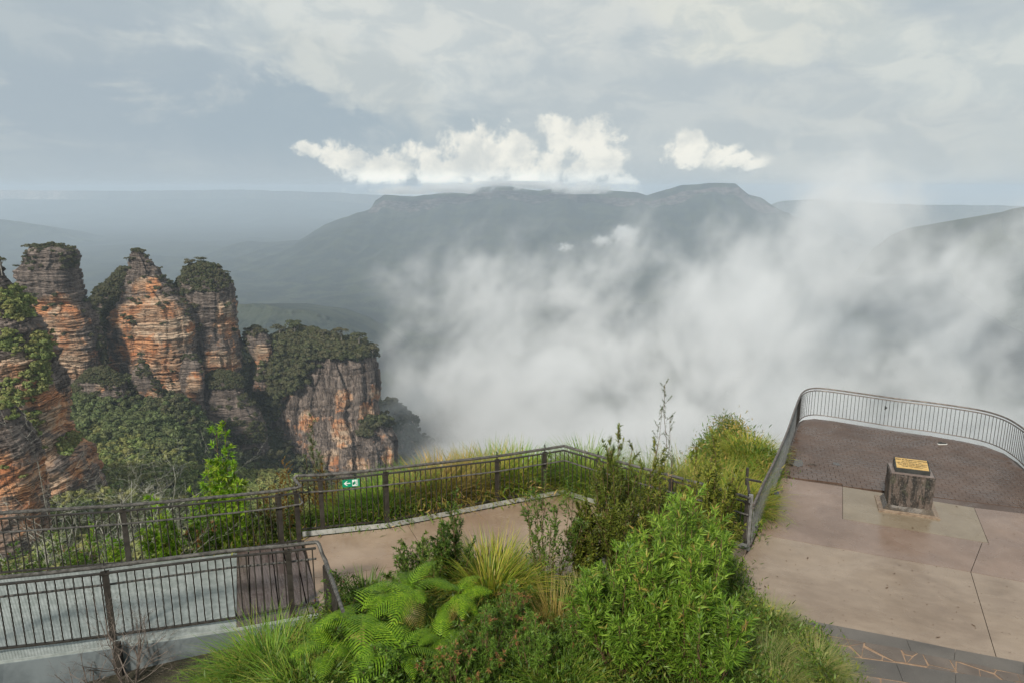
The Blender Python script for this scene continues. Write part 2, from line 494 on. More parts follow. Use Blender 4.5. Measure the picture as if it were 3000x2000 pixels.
plateau('wooded_spur', [(380, 1010), (560, 915), (680, 893), (760, 894), (900, 912), (980, 940), (1060, 985), (1120, 1030)], 2600, 12, -640, 1200, 95,
        'blue-green forested spur below the mountain', M_farveg)
def valley():
    r = np.concatenate([np.linspace(620, 1500, 50), np.geomspace(1550, 21500, 110)])
    a = np.linspace(-1.35, 1.35, 340)
    R, Am = np.meshgrid(r, a, indexing='ij')
    X = R * np.sin(Am); Y = R * np.cos(Am)
    z = -690 + fbm(X / 700, Y / 700, 0 * X, 6, 51) * 110 * np.clip(2.2 - R / 6000, 0.2, 1) + np.clip((3200 - R) / 2200, 0, 1) * 150
    z = z + np.clip((1500 - R) / 900, 0, 1) ** 1.3 * 90
    P = np.stack([X, Y, z], -1)
    o = bpy.data.objects.new('valley_floor', grid_mesh('valley_floor', P, M_far)); link(o)
    tag(o, 'forested valley floor far below the lookout', kind='structure')
valley()

# ================================================================== rock towers
def rock_mat():
    m, g, b = new_mat('sandstone')
    p = obj_pos(g)
    fresh = g.node('ShaderNodeAttribute', dict(attribute_name='fresh')).outputs['Fac']
    pw = g.vmath('ADD', p, g.vmath('SCALE', g.vmath('SUBTRACT', g.noise(p, 0.03, 3, 0.5, out=1), (0.5, 0.5, 0.5)), scale=9.0))
    strat = g.noise(g.mapping(pw, scale=(26, 26, 1.3)), 1.0, 6, 0.62)
    beds = g.noise(g.mapping(pw, scale=(60, 60, 7)), 1.0, 5, 0.6)
    vert = g.node('ShaderNodeAttribute', dict(attribute_name='vertical')).outputs['Fac']
    vjo = g.noise(g.mapping(pw, scale=(3.0, 3.0, 34)), 1.0, 6, 0.62)
    strat = g.math('ADD', g.math('MULTIPLY', strat, g.math('SUBTRACT', 1.0, vert)), g.math('MULTIPLY', vjo, vert))
    stain = g.noise(g.mapping(p, scale=(5, 5, 26)), 1.0, 5, 0.62)
    blot = g.noise(p, 0.06, 6, 0.65)
    gran = g.noise(p, 0.9, 5, 0.65)
    dark = g.mix(g.ss(stain, 0.35, 0.65), (0.095, 0.079, 0.07), (0.275, 0.22, 0.186))
    dark = g.mix(g.ss(gran, 0.45, 0.75), dark, (0.27, 0.22, 0.19))
    buff = g.mix(g.ss(beds, 0.38, 0.6), (0.44, 0.27, 0.17), (0.64, 0.48, 0.345))
    oran = g.mix(g.ss(strat, 0.35, 0.65), (0.50, 0.20, 0.09), (0.68, 0.34, 0.17))
    live = g.mix(g.ss(blot, 0.46, 0.62), buff, oran)
    f = g.math('ADD', fresh, g.math('MULTIPLY', g.math('SUBTRACT', blot, 0.5), 1.9))
    f = g.math('ADD', f, g.math('MULTIPLY', g.math('SUBTRACT', strat, 0.5), 0.45))
    c = g.mix(g.ss(f, 0.34, 0.66), dark, live)
    seam = g.ss(g.math('ABSOLUTE', g.math('SUBTRACT', strat, 0.5)), 0.0, 0.028, 1, 0)
    c = g.mix(g.math('MULTIPLY', seam, 0.75), c, (0.075, 0.056, 0.046))
    crk = g.noise(g.mapping(pw, scale=(7, 7, 60)), 1.0, 4, 0.55)
    c = g.mix(g.ss(g.math('ABSOLUTE', g.math('SUBTRACT', crk, 0.5)), 0.0, 0.012, 0.7, 0), c, (0.065, 0.052, 0.045))
    c = g.mix(g.ss(stain, 0.58, 0.72, 0, 0.65), c, (0.11, 0.093, 0.082))
    g.put(b.inputs['Base Color'], c)
    b.inputs['Roughness'].default_value = 0.9; b.inputs['Specular IOR Level'].default_value = 0.15
    h = g.math('ADD', g.math('MULTIPLY', strat, 2.2), g.math('ADD', gran, g.math('MULTIPLY', seam, -1.2)))
    bump(g, b, h, 0.9, 1.2)
    return m
M_rock = rock_mat()

BUSH_PTS = {}      # scatter points by class
def add_pts(cls, P, s):
    BUSH_PTS.setdefault(cls, []).append(np.column_stack([P, s]))

def in_blobs(u, v, blobs):
    f = np.zeros_like(u)
    for (bu, bv, ru, rv) in blobs:
        d = np.hypot((u - bu) / ru, (v - bv) / rv)
        f = np.maximum(f, np.clip(1.25 - d, 0, 1))
    return f

def tower(name, label, rows, Y, depth=0.8, nz=260, na=240, amp=2.2, joints=2.5, fresh=(), bush=(), seed=0, slope_bush=True,
          yoff=None, dens=0.17, size=(2.0, 4.2), layer=4.0, expo=2.8, cat='rock tower', group=None, freshbase=0.3, tilt=0.0, cls='dark', vertical=0.0):
    """rows: (v, u_left, u_right) of the outline, from the top down, at distance Y"""
    vs = np.array([r[0] for r in rows], float)
    L = np.array([A(r[1], r[0], Y) for r in rows]); R = np.array([A(r[2], r[0], Y) for r in rows])
    zt = L[:, 2]
    z = np.linspace(zt[0], zt[-1], nz)
    ctr = np.interp(-z, -zt, (L[:, 0] + R[:, 0]) / 2)
    hw = np.interp(-z, -zt, (R[:, 0] - L[:, 0]) / 2)
    yo = np.interp(-z, -zt, np.array(yoff, float)) if yoff is not None else 0 * z
    th = np.linspace(0, 2 * math.pi, na, endpoint=False)
    Z, T = np.meshgrid(z, th, indexing='ij')
    cx = ctr[:, None] + 0 * T; h = hw[:, None] + 0 * T
    c, s = np.cos(T), np.sin(T)
    rr = (np.abs(c) ** expo + np.abs(s) ** expo) ** (-1.0 / expo)
    dd = np.minimum(h * depth, h * 0.5 + 30)
    X = cx + h * rr * c
    Yy = Y + yo[:, None] + dd * rr * s
    # strata and joints
    nx, ny = c * rr, s * rr
    zt2 = Z + tilt * X
    wz = zt2 + 2.5 * fbm(X / 30, Yy / 30, Z / 30, 3, seed) + layer * 0.9 * fbm(0 * X, 0 * X, zt2 / (layer * 3.0), 2, seed + 40)
    k = np.floor(wz / layer); k2 = np.floor(wz / (layer * 0.38) + 0.3)
    lay = (rnd1(k, seed + 1) - 0.5) * 1.1 + (rnd1(k2, seed + 2) - 0.5) * 0.6
    fr = wz / layer - k
    lay = lay - 0.55 * np.exp(-((fr - 0.02) / 0.10) ** 2)
    fr2 = wz / (layer * 0.38) + 0.3 - k2
    lay = lay - 0.28 * np.exp(-((fr2 - 0.03) / 0.16) ** 2)
    ja = T * 3.2 + 0.6 * fbm(X / 25, Yy / 25, Z / 45, 3, seed + 5)
    jk = np.floor(ja * 2.2)
    jn = (rnd1(jk, seed + 3) - 0.5) + 0.6 * (rnd1(jk * 7 + np.floor(wz / (layer * 2.4)), seed + 4) - 0.5)
    big = fbm(X / 22, Yy / 22, Z / 40, 4, seed + 6)
    sm = fbm(X / 4, Yy / 4, Z / 2.2, 3, seed + 7)
    off = amp * lay * 0.9 + joints * jn * 0.7 + big * amp * 1.3 + sm * amp * 0.45
    lim = np.clip(h / 9, 0.15, 1)
    X = X + nx * off * lim; Yy = Yy + ny * off * lim
    Zz = Z + fbm(X / 9, Yy / 9, Z * 0, 3, seed + 8) * 1.2
    P = np.stack([X, Yy, Zz], -1)
    V = P.reshape(-1, 3)
    i = np.arange(nz - 1)[:, None] * na; j = np.arange(na)[None, :]; j1 = (j + 1) % na
    F = np.stack([i + j, i + na + j, i + na + j1, i + j1], -1).reshape(-1, 4)
    # domed cap
    caps = []
    ncap = 5
    base = P[0]
    cen = base.mean(0) + np.array([0, 0, 0.06 * hw[0] + 1.0])
    for q in range(1, ncap + 1):
        t = q / (ncap + 0.0)
        ring = base * (1 - t) + cen * t
        ring[:, 2] += np.sin(t * math.pi / 2) * 0.5 + fbm(ring[:, 0] / 5, ring[:, 1] / 5, 0, 2, seed + 9) * 0.8 * (t < 1)
        caps.append(ring)
    V = np.concatenate([V] + caps)
    st = nz * na
    prev = np.arange(na)
    Fc = []
    for q in range(ncap):
        cur = st + q * na + np.arange(na)
        Fc.append(np.stack([prev, np.roll(prev, -1), np.roll(cur, -1), cur], -1)); prev = cur
    F = np.concatenate([F] + Fc)
    me = mesh_from(name, V, F, M_rock, False)
    u, v = proj(V)
    att = me.attributes.new('fresh', 'FLOAT', 'POINT')
    fv = freshbase + 0.0 * u
    fv = fv + 0.75 * in_blobs(u, v, fresh)
    hrel = (V[:, 2] - V[:, 2].min()) / (np.ptp(V[:, 2]))
    fv = fv - 0.5 * np.clip((hrel - 0.72) / 0.2, 0, 1)
    att.data.foreach_set('value', fv.astype(np.float32))
    at2 = me.attributes.new('vertical', 'FLOAT', 'POINT'); at2.data.foreach_set('value', np.full(len(V), vertical, dtype=np.float32))
    o = link(bpy.data.objects.new(name, me)); tag(o, label, cat, group)
    # plants on ledges and in the given hollows
    nrm = np.zeros(len(V) * 3, dtype=np.float32); me.vertices.foreach_get('normal', nrm); nrm = nrm.reshape(-1, 3)
    r = np.random.default_rng(seed + 100)
    bl = in_blobs(u, v, bush) if len(bush) else 0 * u
    edge = bl + 0.35 * fbm(V[:, 0] / 6, V[:, 1] / 6, V[:, 2] / 6, 3, seed + 20)
    spacing_p = dens * (hw.mean() * 2 * math.pi * np.ptp(z) / (nz * na)) / 4.0
    keep = ((bl > 0.05) & (edge > 0.25) & (r.random(len(V)) < spacing_p * 2.2))
    if slope_bush:
        keep |= (nrm[:, 2] > 0.55) & (r.random(len(V)) < spacing_p * 1.3)
    Pk = V[keep]
    if len(Pk):
        add_pts(cls, Pk + nrm[keep] * 0.3, r.uniform(size[0], size[1], len(Pk)))
    return o
def Z1(lst):   # traced in the 1.96x enlargement that starts at (0, 680)
    return [(680 + y / 1.96, x0 / 1.96, x1 / 1.96) for (y, x0, x1) in lst]
def B1(lst):
    return [(x / 1.96, 680 + y / 1.96, rx / 1.96, ry / 1.96) for (x, y, rx, ry) in lst]

GRP = 'sandstone towers standing in a row'
tower('rock_tower', 'leftmost sandstone tower with an overhanging dark cap and scrub on top',
      Z1([(95, 190, 400), (120, 170, 425), (160, 165, 428), (190, 140, 420), (215, 104, 425), (260, 110, 440), (320, 122, 458), (365, 135, 468),
          (385, 160, 475), (405, 200, 480), (425, 205, 490), (445, 160, 505), (500, 180, 525), (560, 230, 548), (620, 265, 562), (680, 290, 568), (750, 312, 560),
          (830, 330, 560), (900, 330, 570), (1100, 300, 600)]),
      520, 0.75, amp=2.1, joints=2.4, seed=1, layer=4.2, freshbase=0.33,
      fresh=B1([(330, 430, 130, 70), (350, 540, 110, 60), (390, 720, 130, 70), (400, 640, 90, 60), (420, 800, 90, 50)]),
      bush=B1([(200, 150, 60, 60), (390, 170, 50, 70), (300, 95, 150, 22), (600, 620, 50, 200)]), group=GRP, size=(1.6, 3.2))
tower('rock_tower', 'middle and tallest sandstone tower with a narrow stepped peak',
      Z1([(112, 757, 815), (140, 750, 835), (165, 742, 862), (210, 738, 895), (262, 730, 918), (300, 715, 955), (345, 702, 1005), (400, 690, 1060),
          (450, 655, 1095), (520, 648, 1118), (600, 646, 1118), (660, 650, 1120), (720, 655, 1120), (780, 700, 1120), (850, 750, 1120),
          (900, 770, 1130), (960, 780, 1140), (1100, 760, 1150)]),
      560, 0.62, amp=2.1, joints=3.0, seed=2, layer=4.0, freshbase=0.46,
      fresh=B1([(830, 300, 90, 50), (850, 520, 180, 80), (850, 640, 110, 60), (1010, 560, 90, 110), (980, 850, 100, 60), (870, 420, 130, 60), (950, 740, 120, 50)]),
      bush=B1([(770, 380, 35, 25), (740, 500, 40, 30), (960, 290, 25, 20)]), group=GRP, size=(1.5, 3.0))
tower('rock_tower', 'right sandstone tower of the three, broad with a scrub-covered crown',
      Z1([(195, 1100, 1215), (215, 1075, 1245), (250, 1060, 1280), (290, 1030, 1315), (330, 1000, 1332), (400, 990, 1340), (470, 990, 1342), (540, 1000, 1338),
          (585, 1010, 1345), (640, 1030, 1360), (720, 1050, 1375), (790, 1070, 1370), (850, 1080, 1365), (1000, 1080, 1390), (1300, 1060, 1420)]),
      585, 0.85, amp=2.1, joints=3.0, seed=3, layer=4.4, freshbase=0.36,
      fresh=B1([(1290, 430, 70, 70), (1300, 530, 70, 60), (1270, 750, 110, 70), (1180, 900, 60, 50)]),
      bush=B1([(1150, 240, 110, 60), (1050, 320, 90, 50), (1260, 270, 70, 50), (1160, 320, 120, 30)]), group=GRP, size=(1.7, 3.6))
tower('rock_buttress', 'brown buttress between the middle and right towers with a crack beside it',
      Z1([(680, 1085, 1100), (720, 1060, 1125), (770, 1040, 1160), (830, 1035, 1172), (900, 1050, 1170), (945, 1085, 1165), (1040, 1070, 1180)]),
      545, 0.7, nz=120, na=140, amp=1.0, joints=1.2, seed=4, layer=3.0, freshbase=0.3, fresh=B1([(1110, 880, 50, 70)]),
      bush=B1([(1090, 720, 40, 20)]), cat='rock buttress', size=(1.4, 2.4))
tower('rock_buttress', 'pale split buttress standing in front of the middle tower foot',
      Z1([(755, 800, 825), (790, 770, 850), (850, 760, 890), (900, 775, 925), (960, 785, 935), (1040, 790, 930), (1085, 800, 930), (1200, 780, 950), (1400, 740, 980)]),
      500, 0.6, nz=140, na=140, amp=0.9, joints=1.4, seed=5, layer=5.0, freshbase=0.34, fresh=B1([(890, 970, 50, 90)]),
      bush=B1([(830, 800, 50, 40), (900, 880, 40, 60), (770, 900, 25, 60)]), cat='rock buttress', size=(1.4, 2.6))
tower('rock_stump', 'small pale isolated rock stump between the right tower and the wooded ridge',
      Z1([(560, 1430, 1500), (590, 1410, 1530), (630, 1415, 1558), (700, 1450, 1562), (760, 1480, 1545), (900, 1450, 1560)]),
      600, 0.8, nz=110, na=130, amp=0.9, joints=1.2, seed=6, layer=5.0, freshbase=0.32, fresh=B1([(1500, 690, 50, 60)]),
      bush=B1([(1460, 575, 80, 30), (1400, 620, 30, 40)]), cat='rock stump', size=(1.8, 3.4))
tower('rock_ledge', 'dark vegetated shoulder of rock behind the middle tower',
      Z1([(225, 690, 745), (260, 655, 760), (310, 600, 760), (340, 565, 760), (400, 545, 760), (480, 550, 780), (600, 540, 800), (800, 520, 820), (1000, 500, 820)]),
      590, 0.7, nz=150, na=140, amp=1.5, joints=1.6, seed=8, freshbase=0.1,
      bush=B1([(660, 420, 140, 220), (600, 700, 90, 200)]), cat='rock shoulder', dens=0.4, size=(1.8, 3.6))
tower('rock_ledge', 'low dark rock shoulder below the gap between the left and middle towers',
      Z1([(800, 520, 620), (850, 470, 700), (920, 430, 745), (1000, 420, 760), (1100, 400, 780), (1350, 370, 820)]),
      490, 0.6, nz=110, na=140, amp=1.5, joints=1.6, seed=9, freshbase=0.2, fresh=B1([(500, 1060, 30, 30), (570, 880, 60, 40)]),
      bush=B1([(560, 820, 120, 40), (640, 840, 60, 60), (450, 960, 60, 80)]), cat='rock shoulder', dens=0.35, size=(1.6, 3.2))
tower('rock_ledge', 'dark overhung shoulder under the right tower',
      Z1([(815, 1200, 1330), (850, 1175, 1380), (930, 1170, 1400), (1050, 1120, 1500), (1250, 1060, 1540), (1500, 1000, 1580)]),
      560, 0.6, nz=90, na=120, amp=1.2, joints=1.6, seed=10, freshbase=0.05,
      bush=B1([(1290, 860, 120, 40), (1400, 1150, 130, 80), (1200, 1150, 120, 60)]), cat='rock shoulder', dens=0.3, size=(1.6, 3.2))
tower('wooded_cliff', 'wooded ridge ending in tall orange and grey cliffs, right of the towers',
      Z1([(585, 1640, 1800), (610, 1590, 1880), (640, 1560, 2020), (680, 1540, 2110), (740, 1500, 2150), (820, 1500, 2160), (900, 1490, 2168), (1000, 1470, 2150),
          (1060, 1450, 2170), (1140, 1430, 2230), (1200, 1410, 2260), (1300, 1390, 2262), (1450, 1380, 2270), (1700, 1350, 2300)]),
      620, 0.5, nz=300, na=460, amp=1.3, joints=7.5, seed=12, layer=15.0, freshbase=0.24, yoff=None, vertical=0.85,
      fresh=B1([(1970, 960, 60, 70), (1755, 1070, 35, 70), (1960, 1160, 80, 80), (1900, 1280, 60, 50), (2110, 1040, 60, 60), (2150, 920, 40, 50),
                (2060, 1330, 90, 50), (1680, 1300, 50, 40), (2230, 1280, 40, 50)]),
      bush=B1([(1700, 640, 240, 100), (1600, 780, 170, 150), (1460, 900, 160, 200), (2000, 670, 170, 55), (2200, 1080, 40, 30), (2110, 1120, 40, 60), (1450, 1150, 60, 100)]),
      slope_bush=False, cat='cliff', dens=0.30, size=(3.0, 7.5))
tower('near_cliff', 'big near cliff of red and yellow rock at the left edge, topped with green scrub',
      [(770, -160, -20), (812, -200, 0), (833, -220, 18), (894, -250, 58), (925, -260, 80), (981, -300, 118), (1037, -320, 146), (1078, -340, 140),
       (1124, -360, 158), (1170, -380, 172), (1236, -400, 174), (1300, -420, 190), (1330, -440, 235), (1394, -460, 262), (1480, -480, 268), (1700, -500, 290)],
      270, 0.55, nz=300, na=420, amp=1.3, joints=2.2, seed=14, layer=3.0, freshbase=0.42, tilt=-0.5,
      fresh=[(130, 1330, 40, 50), (150, 1440, 45, 60), (120, 1480, 60, 30), (60, 1260, 60, 60), (60, 1080, 60, 60), (150, 1200, 40, 60)],
      bush=[(30, 890, 60, 50), (115, 1020, 35, 45), (30, 1150, 70, 40), (90, 1240, 35, 45), (200, 1300, 35, 30), (100, 1110, 35, 40), (20, 1010, 40, 40)],
      slope_bush=False, cat='cliff', dens=0.42, size=(1.0, 3.0), cls='light')
tower('near_cliff', 'reddish slab of cliff low at the left edge in front of the big near cliff',
      [(1185, -200, 15), (1230, -220, 45), (1290, -240, 85), (1350, -250, 105), (1480, -260, 118), (1700, -280, 130)],
      200, 0.6, nz=160, na=260, amp=0.7, joints=1.2, seed=15, layer=1.8, freshbase=0.45, tilt=-0.7,
      bush=[(10, 1195, 40, 15)], cat='cliff', dens=0.3, size=(0.8, 1.6), cls='light')

# ================================================================== wooded bowl between lookout and towers
CTRL = []
for (u, v, Y) in [(-300, 1150, 420), (150, 1150, 480), (330, 1110, 500), (300, 1250, 430), (250, 1400, 330), (220, 1520, 240), (500, 1180, 500), (500, 1290, 430),
                  (480, 1400, 340), (450, 1530, 240), (700, 1215, 575), (720, 1340, 540), (700, 1450, 440), (680, 1480, 330), (820, 1510, 480),
                  (640, 1560, 220), (900, 1510, 540), (1000, 1470, 640), (1130, 1180, 760), (1150, 1410, 680), (1200, 1440, 660), (1250, 1250, 900), (1300, 1380, 800),
                  (1115, 1020, 1200), (1250, 1100, 1300), (1400, 1250, 1200), (280, 1000, 640), (600, 1000, 700), (900, 980, 800), (1600, 1500, 900), (0, 1600, 200),
                  (1500, 2100, 420), (1900, 1900, 600), (900, 1750, 260), (2500, 1700, 800), (2500, 2200, 450), (-600, 1300, 400), (-800, 900, 700), (-300, 800, 900)]:
    CTRL.append(A(u, v, Y))
CTRL = np.array(CTRL)
def bowl_z(X, Y):
    X = np.asarray(X, float); Y = np.asarray(Y, float)
    num = 0; den = 0
    for p in CTRL:
        d2 = (X - p[0]) ** 2 + (Y - p[1]) ** 2
        wgt = 1.0 / (d2 + 400) ** 1.6
        num = num + wgt * p[2]; den = den + wgt
    z = num / den
    far = np.clip((np.hypot(X, Y) - 950) / 500, 0, 1)
    z = z * (1 - far) + far * (-560)
    z = z - np.clip((X - 40) / 160, 0, 1) * np.clip((Y - 150) / 150, 0, 1) * 170
    return z + fbm(X / 60, Y / 60, 0 * X, 4, 77) * 10 * (1 + far)
M_bowl = forest_mat('bowl_ground', (0.02, 0.03, 0.015), (0.045, 0.06, 0.03), 0.3)
gx = np.linspace(-620, 900, 240); gy = np.concatenate([np.linspace(35, 800, 160), np.linspace(810, 1600, 60)])
GX, GY = np.meshgrid(gx, gy)
GZ = bowl_z(GX, GY)
GZ = np.where(GY < 170, GZ - (170 - GY) * 0.3, GZ)
o = link(bpy.data.objects.new('hillside', grid_mesh('hillside', np.stack([GX, GY, GZ], -1), M_bowl)))
tag(o, 'steep forested hillside under the rock towers', kind='structure')

def scatter_forest(x0, x1, y0, y1, sp, cls, size, seed, cond=None):
    r = np.random.default_rng(seed)
    xs = np.arange(x0, x1, sp); ys = np.arange(y0, y1, sp)
    X, Y = np.meshgrid(xs, ys); X = X + r.uniform(-.5, .5, X.shape) * sp; Y = Y + r.uniform(-.5, .5, Y.shape) * sp
    X, Y = X.ravel(), Y.ravel()
    Z = bowl_z(X, Y)
    u, v = proj(np.stack([X, Y, Z], -1))
    k = (u > -120) & (u < 1420) & (v > 850) & (v < 1760)
    if cond is not None: k &= cond(X, Y, u, v)
    X, Y, Z = X[k], Y[k], Z[k]
    s = r.uniform(size[0], size[1], len(X)) * (1 + 0.3 * fbm(X / 40, Y / 40, 0 * X, 2, seed))
    add_pts(cls, np.stack([X, Y, Z + s * 0.25], -1), s)
scatter_forest(-420, 200, 150, 430, 4.4, 'light', (2.2, 5.4), 1)
scatter_forest(-420, 200, 390, 530, 5.0, 'mid', (2.6, 6.2), 2)
scatter_forest(-420, 320, 480, 760, 6.4, 'dark', (3.2, 7.2), 3)
scatter_forest(-200, 420, 760, 1400, 10.0, 'dark', (4.5, 9.0), 4)

# ---- crowns: clumps of leaf-sized faces, scattered as one mass per kind
def clump_mesh(name, mat, seed, n=420, leaf=0.17, lobes=7):
    r = np.random.default_rng(seed)
    cen = np.column_stack([r.uniform(-.62, .62, lobes), r.uniform(-.62, .62, lobes), r.uniform(-.15, .42, lobes)])
    rad = r.uniform(.28, .5, lobes)
    k = r.integers(0, lobes, n)
    d = r.normal(size=(n, 3)); d /= np.linalg.norm(d, axis=1)[:, None]
    d[:, 2] = np.abs(d[:, 2]) * 1.0 - 0.25
    p = cen[k] + d * (rad[k] * r.uniform(.72, 1.05, n))[:, None] * np.array([1, 1, .8])
    t = r.normal(size=(n, 3)); t -= (t * d).sum(1)[:, None] * d * 0.7; t /= np.linalg.norm(t, axis=1)[:, None]
    b = np.cross(t, d + r.normal(size=(n, 3)) * 0.35); b /= np.linalg.norm(b, axis=1)[:, None]
    L = (leaf * r.uniform(.6, 1.4, n))[:, None]
    V = np.stack([p - t * L, p + b * L * .6, p + t * L, p - b * L * .6], 1).reshape(-1, 3)
    F = np.arange(n * 4).reshape(n, 4)
    return mesh_from(name, V, F, mat)
def crown_mat(name, cols):
    m, g, b = new_mat(name)
    geo = g.n.new('ShaderNodeNewGeometry')
    oi = g.n.new('ShaderNodeObjectInfo')
    c = g.mix(geo.outputs['Random Per Island'], cols[0], cols[1])
    c = g.mix(g.math('MULTIPLY', oi.outputs['Random'], 0.8), c, cols[2])
    g.put(b.inputs['Base Color'], c); b.inputs['Roughness'].default_value = 0.7
    b.inputs['Specular IOR Level'].default_value = 0.2
    return m
CM = {'dark': crown_mat('crown_dark', [(0.022, 0.034, 0.014), (0.105, 0.115, 0.048), (0.10, 0.09, 0.05)]),
      'mid': crown_mat('crown_mid', [(0.035, 0.06, 0.02), (0.16, 0.20, 0.075), (0.11, 0.12, 0.05)]),
      'light': crown_mat('crown_light', [(0.06, 0.10, 0.026), (0.27, 0.32, 0.10), (0.22, 0.20, 0.07)])}
def scatter_object(name, label, pts, meshes, cat_kind='stuff'):
    pts = np.concatenate(pts)
    me = bpy.data.meshes.new(name); me.vertices.add(len(pts)); me.vertices.foreach_set('co', pts[:, :3].astype(np.float32).ravel())
    a = me.attributes.new('size', 'FLOAT', 'POINT'); a.data.foreach_set('value', pts[:, 3].astype(np.float32))
    o = link(bpy.data.objects.new(name, me)); tag(o, label, kind='stuff')
    src = bpy.data.collections.new(name + '_kinds')
    for q in meshes: src.objects.link(bpy.data.objects.new(name + '_clump', q))
    ng = bpy.data.node_groups.new(name, 'GeometryNodeTree')
    ng.interface.new_socket('Geometry', in_out='INPUT', socket_type='NodeSocketGeometry')
    ng.interface.new_socket('Geometry', in_out='OUTPUT', socket_type='NodeSocketGeometry')
    N, L = ng.nodes, ng.links
    gi, go = N.new('NodeGroupInput'), N.new('NodeGroupOutput')
    ci = N.new('GeometryNodeCollectionInfo'); ci.inputs[0].default_value = src; ci.inputs[1].default_value = True; ci.inputs[2].default_value = True
    iop = N.new('GeometryNodeInstanceOnPoints'); iop.inputs['Pick Instance'].default_value = True
    rv = N.new('FunctionNodeRandomValue'); rv.data_type = 'FLOAT_VECTOR'
    rv.inputs[0].default_value = (-0.25, -0.25, 0); rv.inputs[1].default_value = (0.25, 0.25, 6.28)
    na = N.new('GeometryNodeInputNamedAttribute'); na.data_type = 'FLOAT'; na.inputs[0].default_value = 'size'
    L.new(gi.outputs[0], iop.inputs['Points']); L.new(ci.outputs[0], iop.inputs['Instance'])
    L.new(rv.outputs[0], iop.inputs['Rotation'])
    L.new(na.outputs[0], iop.inputs['Scale']); L.new(iop.outputs[0], go.inputs[0])
    md = o.modifiers.new('scatter', 'NODES'); md.node_group = ng
    return o
for cls, lab in (('dark', 'dark eucalypt scrub covering the ledges and slopes round the rock towers'),
                 ('mid', 'mid-green forest canopy filling the hollow under the towers'),
                 ('light', 'pale green treetops nearest the lookout at the bottom of the hollow')):
    if cls in BUSH_PTS:
        scatter_object('forest', lab, BUSH_PTS[cls], [clump_mesh('clump', CM[cls], 40 + q) for q in range(5)])
print('scatter', {k: sum(len(a) for a in v) for k, v in BUSH_PTS.items()})

# ---- trees that stand out one by one on summits and rims
M_trunk = simple_mat('eucalypt_bark', (0.16, 0.14, 0.12), (0.34, 0.31, 0.27), 3, (0.7, 0.9), 0.3, 0.05)
tree_crowns = [clump_mesh('crown', CM['dark'], 300 + q, 520, 0.11, 9) for q in range(4)]
def far_tree(label, u, vfoot, Y, h, wd, seed, lean=0.0, group='scrubby trees on the rock tops'):
    r = np.random.default_rng(seed); b_ = A(u, vfoot, Y)
    root = empty('gum_tree', b_, label, 'tree', group)
    top = b_ + np.array([lean * h, r.uniform(-.1, .1) * h, h * .72])
    mb = MB(); mb.tube([b_ - (0, 0, 1.0), b_ * .6 + top * .4 + (lean * .1 * h, 0, 0), top], .035 * h, 5)
    for k in range(4):
        a = r.uniform(0, 6.28); mb.tube([b_ * .45 + top * .55, top + (math.cos(a) * wd * .35, math.sin(a) * wd * .35, h * .12)], .014 * h, 4)
    mb.build('trunk', M_trunk, root, fixn=False)
    o = bpy.data.objects.new('crown', tree_crowns[seed % 4]); o.location = Vector(top - b_) + Vector((0, 0, h * .1)); o.scale = (wd * .62, wd * .62, h * .5)
    o.rotation_euler = (0, 0, r.uniform(0, 6)); link(o, root)
for q in [('flat-crowned tree leaning over the left edge of the leftmost tower summit', 103, 742, 521, 6.5, 9, 1, -.35), ('low wide tree in the middle of the leftmost tower summit', 148, 742, 521, 4.5, 9, 2, 0),
          ('tree overhanging the right edge of the leftmost tower summit', 200, 742, 521, 4.5, 8, 3, .35), ('small bush tree on the left ledge of the leftmost tower', 56, 790, 520, 3.2, 5, 4, -.4),
          ('tiny tree clinging below the peak of the middle tower', 374, 768, 556, 3.5, 3, 5, -.3), ('tree on a ledge low on the front of the middle tower', 417, 1062, 528, 7.5, 6, 6, 0),
          ('tall open tree at the left of the right tower summit', 560, 795, 583, 9, 9, 7, -.1), ('tallest tree on the right tower summit', 592, 775, 584, 5.5, 9, 8, 0),
          ('tree at the right shoulder of the right tower summit', 655, 810, 583, 4.5, 7, 9, .2), ('round tree on the rock stump summit', 745, 975, 600, 6, 9, 10, 0),
          ('rounded tree on the highest point of the wooded ridge', 865, 985, 612, 13, 15, 11, 0), ('tree left of the highest point of the wooded ridge', 820, 985, 612, 9, 12, 12, 0),
          ('umbrella-crowned tree in the dip of the wooded ridge', 945, 1000, 612, 10, 9, 13, 0), ('broad tree on the right half of the wooded ridge', 1000, 1000, 612, 11, 14, 14, 0),
          ('broad tree next to the rim end of the wooded ridge', 1052, 1012, 612, 11, 12, 15, 0), ('outermost tree at the rim end of the wooded ridge', 1090, 1045, 614, 10, 10, 16, .1),
          ('tree behind the highest tree of the wooded ridge', 905, 990, 618, 9, 12, 17, 0), ('leaning thin tree above the scrub at the left edge of the view', 5, 800, 268, 6, 4, 18, 0)]:
    far_tree(*q)

# ================================================================== air: haze box and valley mist
def box_obj(name, lo, hi):
    mb = MB(); lo = np.array(lo, float); hi = np.array(hi, float)
    mb.box((lo + hi) / 2, hi - lo)
    return mb.build(name, None)
haze = box_obj('haze', (-22500, -300, -900), (22500, 22500, 78)); tag(haze, 'thin blue air haze over the whole valley', kind='stuff')
m = bpy.data.materials.new('haze_air'); m.use_nodes = True; g = NT(m.node_tree); g.n.clear()
pv = g.node('ShaderNodeVolumePrincipled', Color=(0.73, 0.85, 0.985), Density=1 / 10800.0, Anisotropy=0.0)
om = g.n.new('ShaderNodeOutputMaterial'); g.l.new(pv.outputs[0], om.inputs['Volume'])
haze.data.materials.append(m)

